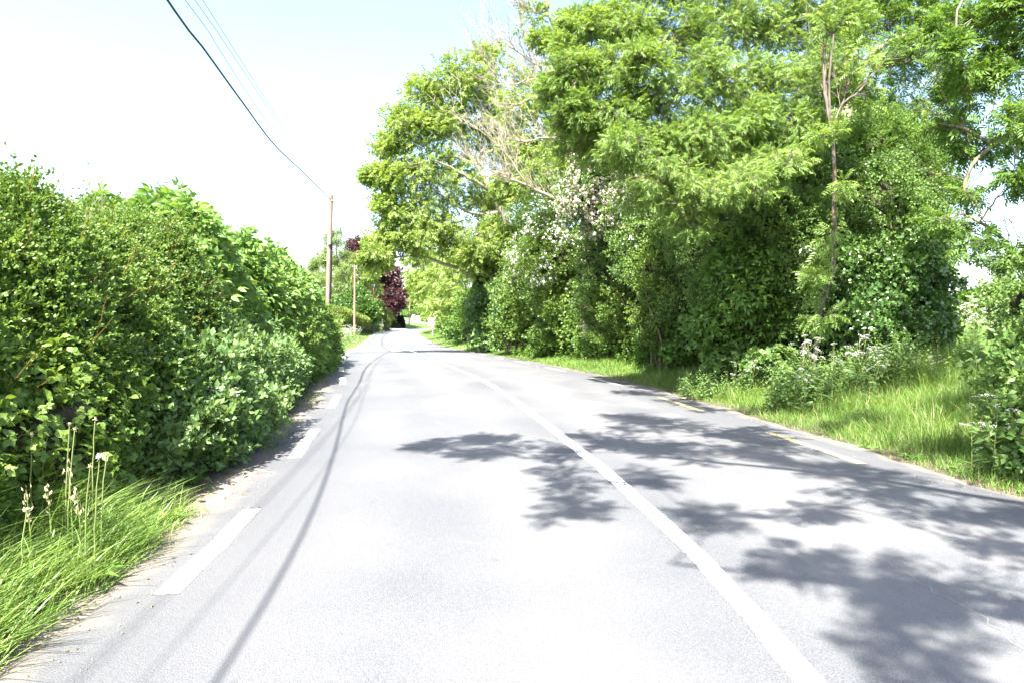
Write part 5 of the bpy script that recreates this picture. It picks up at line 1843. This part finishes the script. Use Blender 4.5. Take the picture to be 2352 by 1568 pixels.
for k in range(2):
    span('telephone_wire', sagged(t1 + A([.1, 0, -.25 + .2 * k]), t2 + A([.05 * k, 0, -.2 + .15 * k]), .75), .014, ['lower wire from the near pole down to the second pole', 'upper wire from the near pole to the second pole'][k], 'wires between the near and second pole')
    span('telephone_wire', sagged(t2 + A([.05 * k, 0, -.2 + .15 * k]), t3 + A([0, 0, -.2 + .15 * k]), .5), .012, ['lower wire between the second and third pole', 'upper wire between the second and third pole'][k], 'wires between the second and third pole')
    span('telephone_wire', sagged(t3 + A([0, 0, -.2 + .15 * k]), t4 + A([0, 0, -.15 + .12 * k]), .5), .012, ['lower wire between the third and farthest pole', 'upper wire between the third and farthest pole'][k], 'wires between the third and farthest pole')

# ------------------------------------------------------------------ far end of the road
LA = 'larches behind the left verge'
for k, (bl_, lb, fx, Yd) in enumerate([
        ([(765, 545, 18, 22, 112), (775, 600, 28, 28, 112), (790, 640, 30, 30, 110), (760, 640, 28, 30, 112), (780, 690, 34, 34, 110), (755, 590, 18, 22, 113), (810, 610, 22, 30, 112)], 'feathery larch rising right behind the near pole', 778, 112),
        ([(728, 610, 16, 22, 125), (738, 650, 26, 28, 122), (715, 640, 18, 22, 124), (745, 690, 28, 30, 122)], 'lower larch whose tip shows left of the near pole', 735, 124)]):
    tree('larch_tree', lb, 'tree', trunk_px([(fx, 760, Yd, .3), (fx - 3, 650, Yd, .2), (fx - 6, 560, Yd, .06)]), pixblobs(bl_), 'larch', 'larch', bark='darkbark', nsub=11, nspray=36, size=1.1, spread=.5, group=LA, droop=-.45, limb_r=.03)
tree('copper_beech', 'large dark purple copper beech at the bend', 'tree', trunk_px([(880, 745, 142, .55), (872, 690, 142, .45), (860, 620, 142, .3), (850, 570, 142, .1)]),
     pixblobs([(846, 590, 35, 30, 142), (824, 572, 26, 20, 142), (834, 600, 26, 24, 142), (812, 596, 18, 18, 142), (905, 665, 20, 24, 139), (871, 640, 30, 32, 140), (886, 680, 34, 28, 139), (876, 710, 30, 20, 138), (906, 700, 18, 20, 138), (851, 660, 35, 35, 143), (861, 610, 34, 28, 142), (896, 640, 20, 26, 140)]),
     'copper', 'copper', bark='darkbark', nsub=12, nspray=46, size=1.9, spread=.5, limb_r=.06, droop=-.4)
tree('lime_tree', 'light green broadleaf tree with pale bare stems left of the copper beech', 'tree', trunk_px([(838, 750, 122, .22), (838, 690, 122, .16), (832, 640, 122, .1), (842, 610, 122, .04)]),
     pixblobs([(835, 625, 25, 25, 122, .7), (850, 660, 26, 24, 120, .7), (825, 680, 26, 25, 121), (850, 700, 24, 22, 120), (812, 660, 20, 24, 122), (860, 635, 18, 16, 120, .7)]),
     'ash_far', 'ash_far', bark='palebark', nsub=8, nspray=26, size=2.0, limb_r=.05, limbs=[trunk_px([(838, 700, 121, .09), (852, 668, 120, .07), (858, 630, 120, .03)], False), trunk_px([(836, 690, 121, .08), (822, 650, 121, .06), (828, 610, 121, .03)], False)])
bush('laurel_bush', 'glossy laurel bush between the second and third poles', [pb(835, 712, 108, 22, 22), pb(822, 690, 109, 14, 24), pb(850, 722, 108, 14, 16)], 2600, 'laurel', 'laurel', size=1.5, seed=71)
bush('yew_bush', 'spreading yellowish yew under the copper beech behind the third pole', [pb(878, 727, 124, 22, 18), pb(862, 735, 122, 16, 14)], 2600, 'larch', 'privet', size=.6, seed=72)
bush('larch_undergrowth', 'dark green shrubs below the larches', [pb(785, 712, 104, 22, 22), pb(765, 720, 100, 24, 28), pb(740, 725, 98, 30, 30)], 3600, 'laurel', 'laurel', size=1.4, seed=73, cat='shrubs')


def far_hedge(name, label, a, b, h, d, n, mat, size, seed, square=.3):
    pts = [np.r_[a[:2] * (1 - t) + b[:2] * t, d, h] for t in (0, .33, .66, 1)]
    return hedge(name, label, pts, n, 'thorn_far', mat, size=size, seed=seed, rough=.05, square=square, core=.88, spread=1.0)


far_hedge('clipped_hedge', 'yellow topped clipped hedge along the far left verge behind the second pole', P(775, 750, 84), P(846, 748, 112), 2.3, .9, 9000, 'privet', 1.1, 81)
far_hedge('clipped_hedge', 'low green clipped hedge joining the dark block at the drive', P(850, 750, 116), P(888, 750, 136), 1.7, .7, 3500, 'hedge', 1.2, 82)
far_hedge('clipped_hedge', 'dark purple clipped hedge block at the drive on the bend', P(893, 757, 141), P(927, 757, 141), 2.2, 1.4, 8000, 'darkhedge', 1.0, 83, .18)
far_hedge('conifer_hedge', 'blue green conifer hedge beyond the far road', P(906, 730, 236), P(927, 729, 232), 3.2, 1.2, 3500, 'laurel', 2.0, 84, .2)
far_hedge('clipped_hedge', 'light green hedge between conifers and the white pillar', P(927, 730, 232), P(948, 730, 224), 1.9, 1.0, 2500, 'bramble', 2.0, 85)
far_hedge('roadside_hedge', 'scrubby hedge right of the white wall across the far road', P(977, 735, 188), P(1015, 740, 170), 2.4, 1.2, 3500, 'ash_far', 2.0, 86, .5)

# white garden wall and gate pillar
a, b = P(956, 733, 206), P(976, 733, 196)
za, zb = terrain(a[0], a[1])[0], terrain(b[0], b[1])[0]
mid = (a + b) / 2
base = float(min(za, zb))
root = thing('garden_wall', (mid[0], mid[1], base), 'low white rendered garden wall beside its gate pillar across the far road', 'wall')
g = Geo()
ang = math.atan2(b[1] - a[1], b[0] - a[0])
ln = float(np.linalg.norm((b - a)[:2]))
hw = P(965, 726.3, 201)[2] - base
g.box((mid[0], mid[1], base + hw / 2 - .1), (ln, .25, hw + .2), ang, .02)
g.build('wall', M['white'], root)
g = Geo()
g.box((mid[0], mid[1], base + hw + .03), (ln + .06, .33, .06), ang, .015)
g.build('coping', M['white'], root)
c = P(950, 733, 207)
zc = float(terrain(c[0], c[1])[0])
hp = P(950, 723.2, 207)[2] - zc
root = thing('gate_pillar', (c[0], c[1], zc), 'square white gate pillar with a flat cap left of the garden wall', 'pillar')
g = Geo()
g.box((c[0], c[1], zc + hp / 2 - .15), (.62, .62, hp), ang, .02)
g.build('shaft', M['white'], root)
g = Geo()
g.box((c[0], c[1], zc + hp - .08), (.82, .82, .14), ang, .03)
g.build('cap', M['white'], root)

# dark blue car parked behind the hedge
c = P(948, 728, 226)
cz = float(terrain(c[0], c[1])[0])
root = thing('parked_car', (c[0], c[1], cz), 'dark blue car parked behind the light green hedge and the white pillar', 'car')
prof = [(-2.1, .35), (-2.12, .75), (-1.95, .92), (-1.3, 1.0), (-.75, 1.42), (.55, 1.46), (1.25, 1.02), (2.0, .88), (2.12, .7), (2.1, .35)]
g = Geo()
n = len(prof)
v = [(x, s_ * (.86 if z < 1.1 else .66), z) for s_ in (-1, 1) for x, z in prof]
g.add(A(v) + A([c[0], c[1], cz]), [[k, (k + 1) % n, n + (k + 1) % n, n + k] for k in range(n)])
g.add(A(v[:n]) + A([c[0], c[1], cz]), [list(range(n))])
g.add(A(v[n:]) + A([c[0], c[1], cz]), [list(range(n))[::-1]])
g.build('body', M['carpaint'], root)
for s_ in (-1, 1):
    g = Geo()
    g.add(A([(-1.1, s_ * .845, 1.06), (1.05, s_ * .845, 1.06), (.5, s_ * .70, 1.38), (-.68, s_ * .70, 1.36)]) + A([c[0], c[1], cz]) + A([0, s_ * .02, 0]), [[0, 1, 2, 3]])
    g.build('window', M['glass'], root)
    for x in (-1.3, 1.3):
        g = Geo()
        g.tube([(c[0] + x, c[1] + s_ * .72, cz + .32), (c[0] + x, c[1] + s_ * .9, cz + .32)], .32, 16)
        w_ = g.build('wheel', M['rubber'], root)
        g = Geo()
        g.tube([(c[0] + x, c[1] + s_ * .88, cz + .32), (c[0] + x, c[1] + s_ * .915, cz + .32)], .19, 12)
        r_ = g.build('rim', M['steel'], root)
    g = Geo()
    g.box((c[0] + 2.08, c[1] + s_ * .6, cz + .68), (.1, .3, .12), 0, .03)
    g.build('headlight', M['white'], root)

# white marker post inside the bend
b = P(949, 748, 152)
b[2] = float(terrain(b[0], b[1])[0])
t = P(946.5, 725, 152)
root = thing('marker_post', b, 'thin leaning white marker post beside the farthest pole', 'post')
g = Geo()
g.tube([b, b * .45 + t * .55], .07, 8)
g.build('shaft', M['white'], root)
g = Geo()
g.box((b * .28 + t * .72), (.22, .05, (t - b)[2] * .5), 0, .01)
g.build('plate', M['white'], root)

# notice board on the right bank
c = P(993.5, 762, 92)
cz = float(terrain(c[0], c[1])[0])
tl, br_ = P(983.6, 730.5, 92), P(1000, 749, 92)
root = thing('notice_board', (c[0], c[1], cz), 'white notice board with dark heading and a green panel on a single post', 'sign')
g = Geo()
g.box((c[0], c[1] + .06, (cz + br_[2]) / 2 + .4), (.08, .08, br_[2] - cz + .8), 0, .01)
g.build('post', M['white'], root)
w_, h_ = br_[0] - tl[0], tl[2] - br_[2]
g = Geo()
bc = A([(tl[0] + br_[0]) / 2, c[1], (tl[2] + br_[2]) / 2])
g.box(bc, (w_, .04, h_), 0, .008)
bd = g.build('board', M['white'], root)
g = Geo()
for x0, x1, z0, z1 in [(-.30, .10, .40, .455), (-.42, .46, .30, .33), (-.46, -.43, -.02, .47), (.43, .46, -.02, .47)]:
    g.box(bc + A([(x0 + x1) / 2 * w_, -.023, (z0 + z1) / 2 * h_]), ((x1 - x0) * w_, .008, (z1 - z0) * h_))
g.build('heading', M['signdark'], bd)
g = Geo()
g.box(bc + A([0, -.023, .13 * h_]), (.84 * w_, .008, .26 * h_))
g.build('panel', M['signgreen'], bd)
g = Geo()
for row in range(2):
    x = -.38
    for k in range(7):
        lw_ = rng.uniform(.05, .12)
        g.box(bc + A([(x + lw_ / 2) * w_, -.029, (.19 - .13 * row) * h_]), (lw_ * w_, .006, .06 * h_))
        x += lw_ + .025
        if x > .3:
            break
g.build('lettering', M['white'], bd)

# trees beyond the far road
FT = 'trees beyond the far road'
for k, (px, py, Yd, rx, ry, lb, pale) in enumerate([(930, 700, 250, 22, 18, 'pale stemmed tree over the far hedge, left of the farthest pole', 1), (960, 700, 250, 25, 20, 'round green tree behind the white garden wall', 0), (990, 705, 235, 25, 22, 'green tree above the notice board beyond the road', 0),
                                                    (905, 690, 280, 25, 20, 'dim green tree seen under the copper beech', 0), (1025, 700, 240, 30, 26, 'leafy tree screened by the right bank ashes', 0)]):
    tree('garden_tree', lb, 'tree', trunk_px([(px, 735, Yd, .4), (px - 2, 715, Yd, .34), (px + 2, 695, Yd, .1)]), pixblobs([(px, py, rx, ry, Yd), (px - rx * .5, py + ry * .3, rx * .7, ry * .6, Yd - 2), (px + rx * .5, py - ry * .2, rx * .7, ry * .7, Yd + 2)]),
         'ash_far', ['ash_far', 'ash'][k % 2], bark='palebark' if pale else 'bark', nsub=10, nspray=34, size=3.2, group=FT, limb_r=.1, twig=False)
# far woods closing the horizon
lg = Geo()
for a0_, a1_, R_, n, hh in [(-1.05, -.05, 300, 9000, 9), (.25, 1.2, 420, 7000, 9), (-.1, .3, 420, 3000, 9)]:
    th = rng.uniform(a0_, a1_, n)
    rr = R_ + rng.uniform(-12, 12, n)
    top = hh * (1 + .35 * wob(th * 30, th * 0, 1, 3) + .2 * wob(th * 30, th * 0, 4, 4))
    pos = np.c_[np.sin(th) * rr, np.cos(th) * rr, rng.random(n) ** .8 * top]
    pos[:, 2] += .4
    (tv, tf), _ = TPL['thorn_far']
    lg.inst(tv, tf, pos, frames(rdir(n) + A([0, -.3, .3]), rdir(n) + WHITE), 2.6 * rng.uniform(.7, 1.3, n))
o = lg.build('distant_woods', M['ash_shade'])
o['kind'] = 'stuff'

# ------------------------------------------------------------------ light, sky, camera
w = bpy.data.worlds.new('World')
scene.world = w
w.use_nodes = True
nt = w.node_tree
bgn = nt.nodes['Background']
sky = nt.nodes.new('ShaderNodeTexSky')
sky.sky_type = 'NISHITA'
sky.sun_disc = False
sky.sun_elevation = ELEV
sky.sun_rotation = math.atan2(AZ[0], AZ[1])
sky.air_density = 1.0
sky.dust_density = 2.2
sky.ozone_density = 1.0
nt.links.new(sky.outputs[0], bgn.inputs[0])
bgn.inputs[1].default_value = .098
sl = bpy.data.lights.new('Sun', 'SUN')
sl.energy = 5.0
sl.angle = math.radians(.53)
sl.color = (1, .955, .88)
so = bpy.data.objects.new('sun', sl)
COL.objects.link(so)
so.rotation_euler = Vector([float(q) for q in SUN]).to_track_quat('Z', 'Y').to_euler()

cam = bpy.data.cameras.new('Camera')
cam.lens = 24
cam.sensor_width = 36
cam.clip_end = 6000
co = bpy.data.objects.new('camera', cam)
COL.objects.link(co)
co.matrix_world = Matrix.Translation((0, 0, EYE)) @ Matrix.Rotation(math.pi / 2 - PIT, 4, 'X') @ Matrix.Rotation(ROL, 4, 'Z')
scene.camera = co
scene.view_settings.view_transform = 'Standard'
scene.view_settings.look = 'None'
scene.view_settings.gamma = 1
scene.view_settings.exposure = 2.62
scene.cycles.use_denoising = True
scene.cycles.max_bounces = 6
scene.cycles.diffuse_bounces = 4
scene.cycles.glossy_bounces = 2
scene.cycles.transmission_bounces = 4
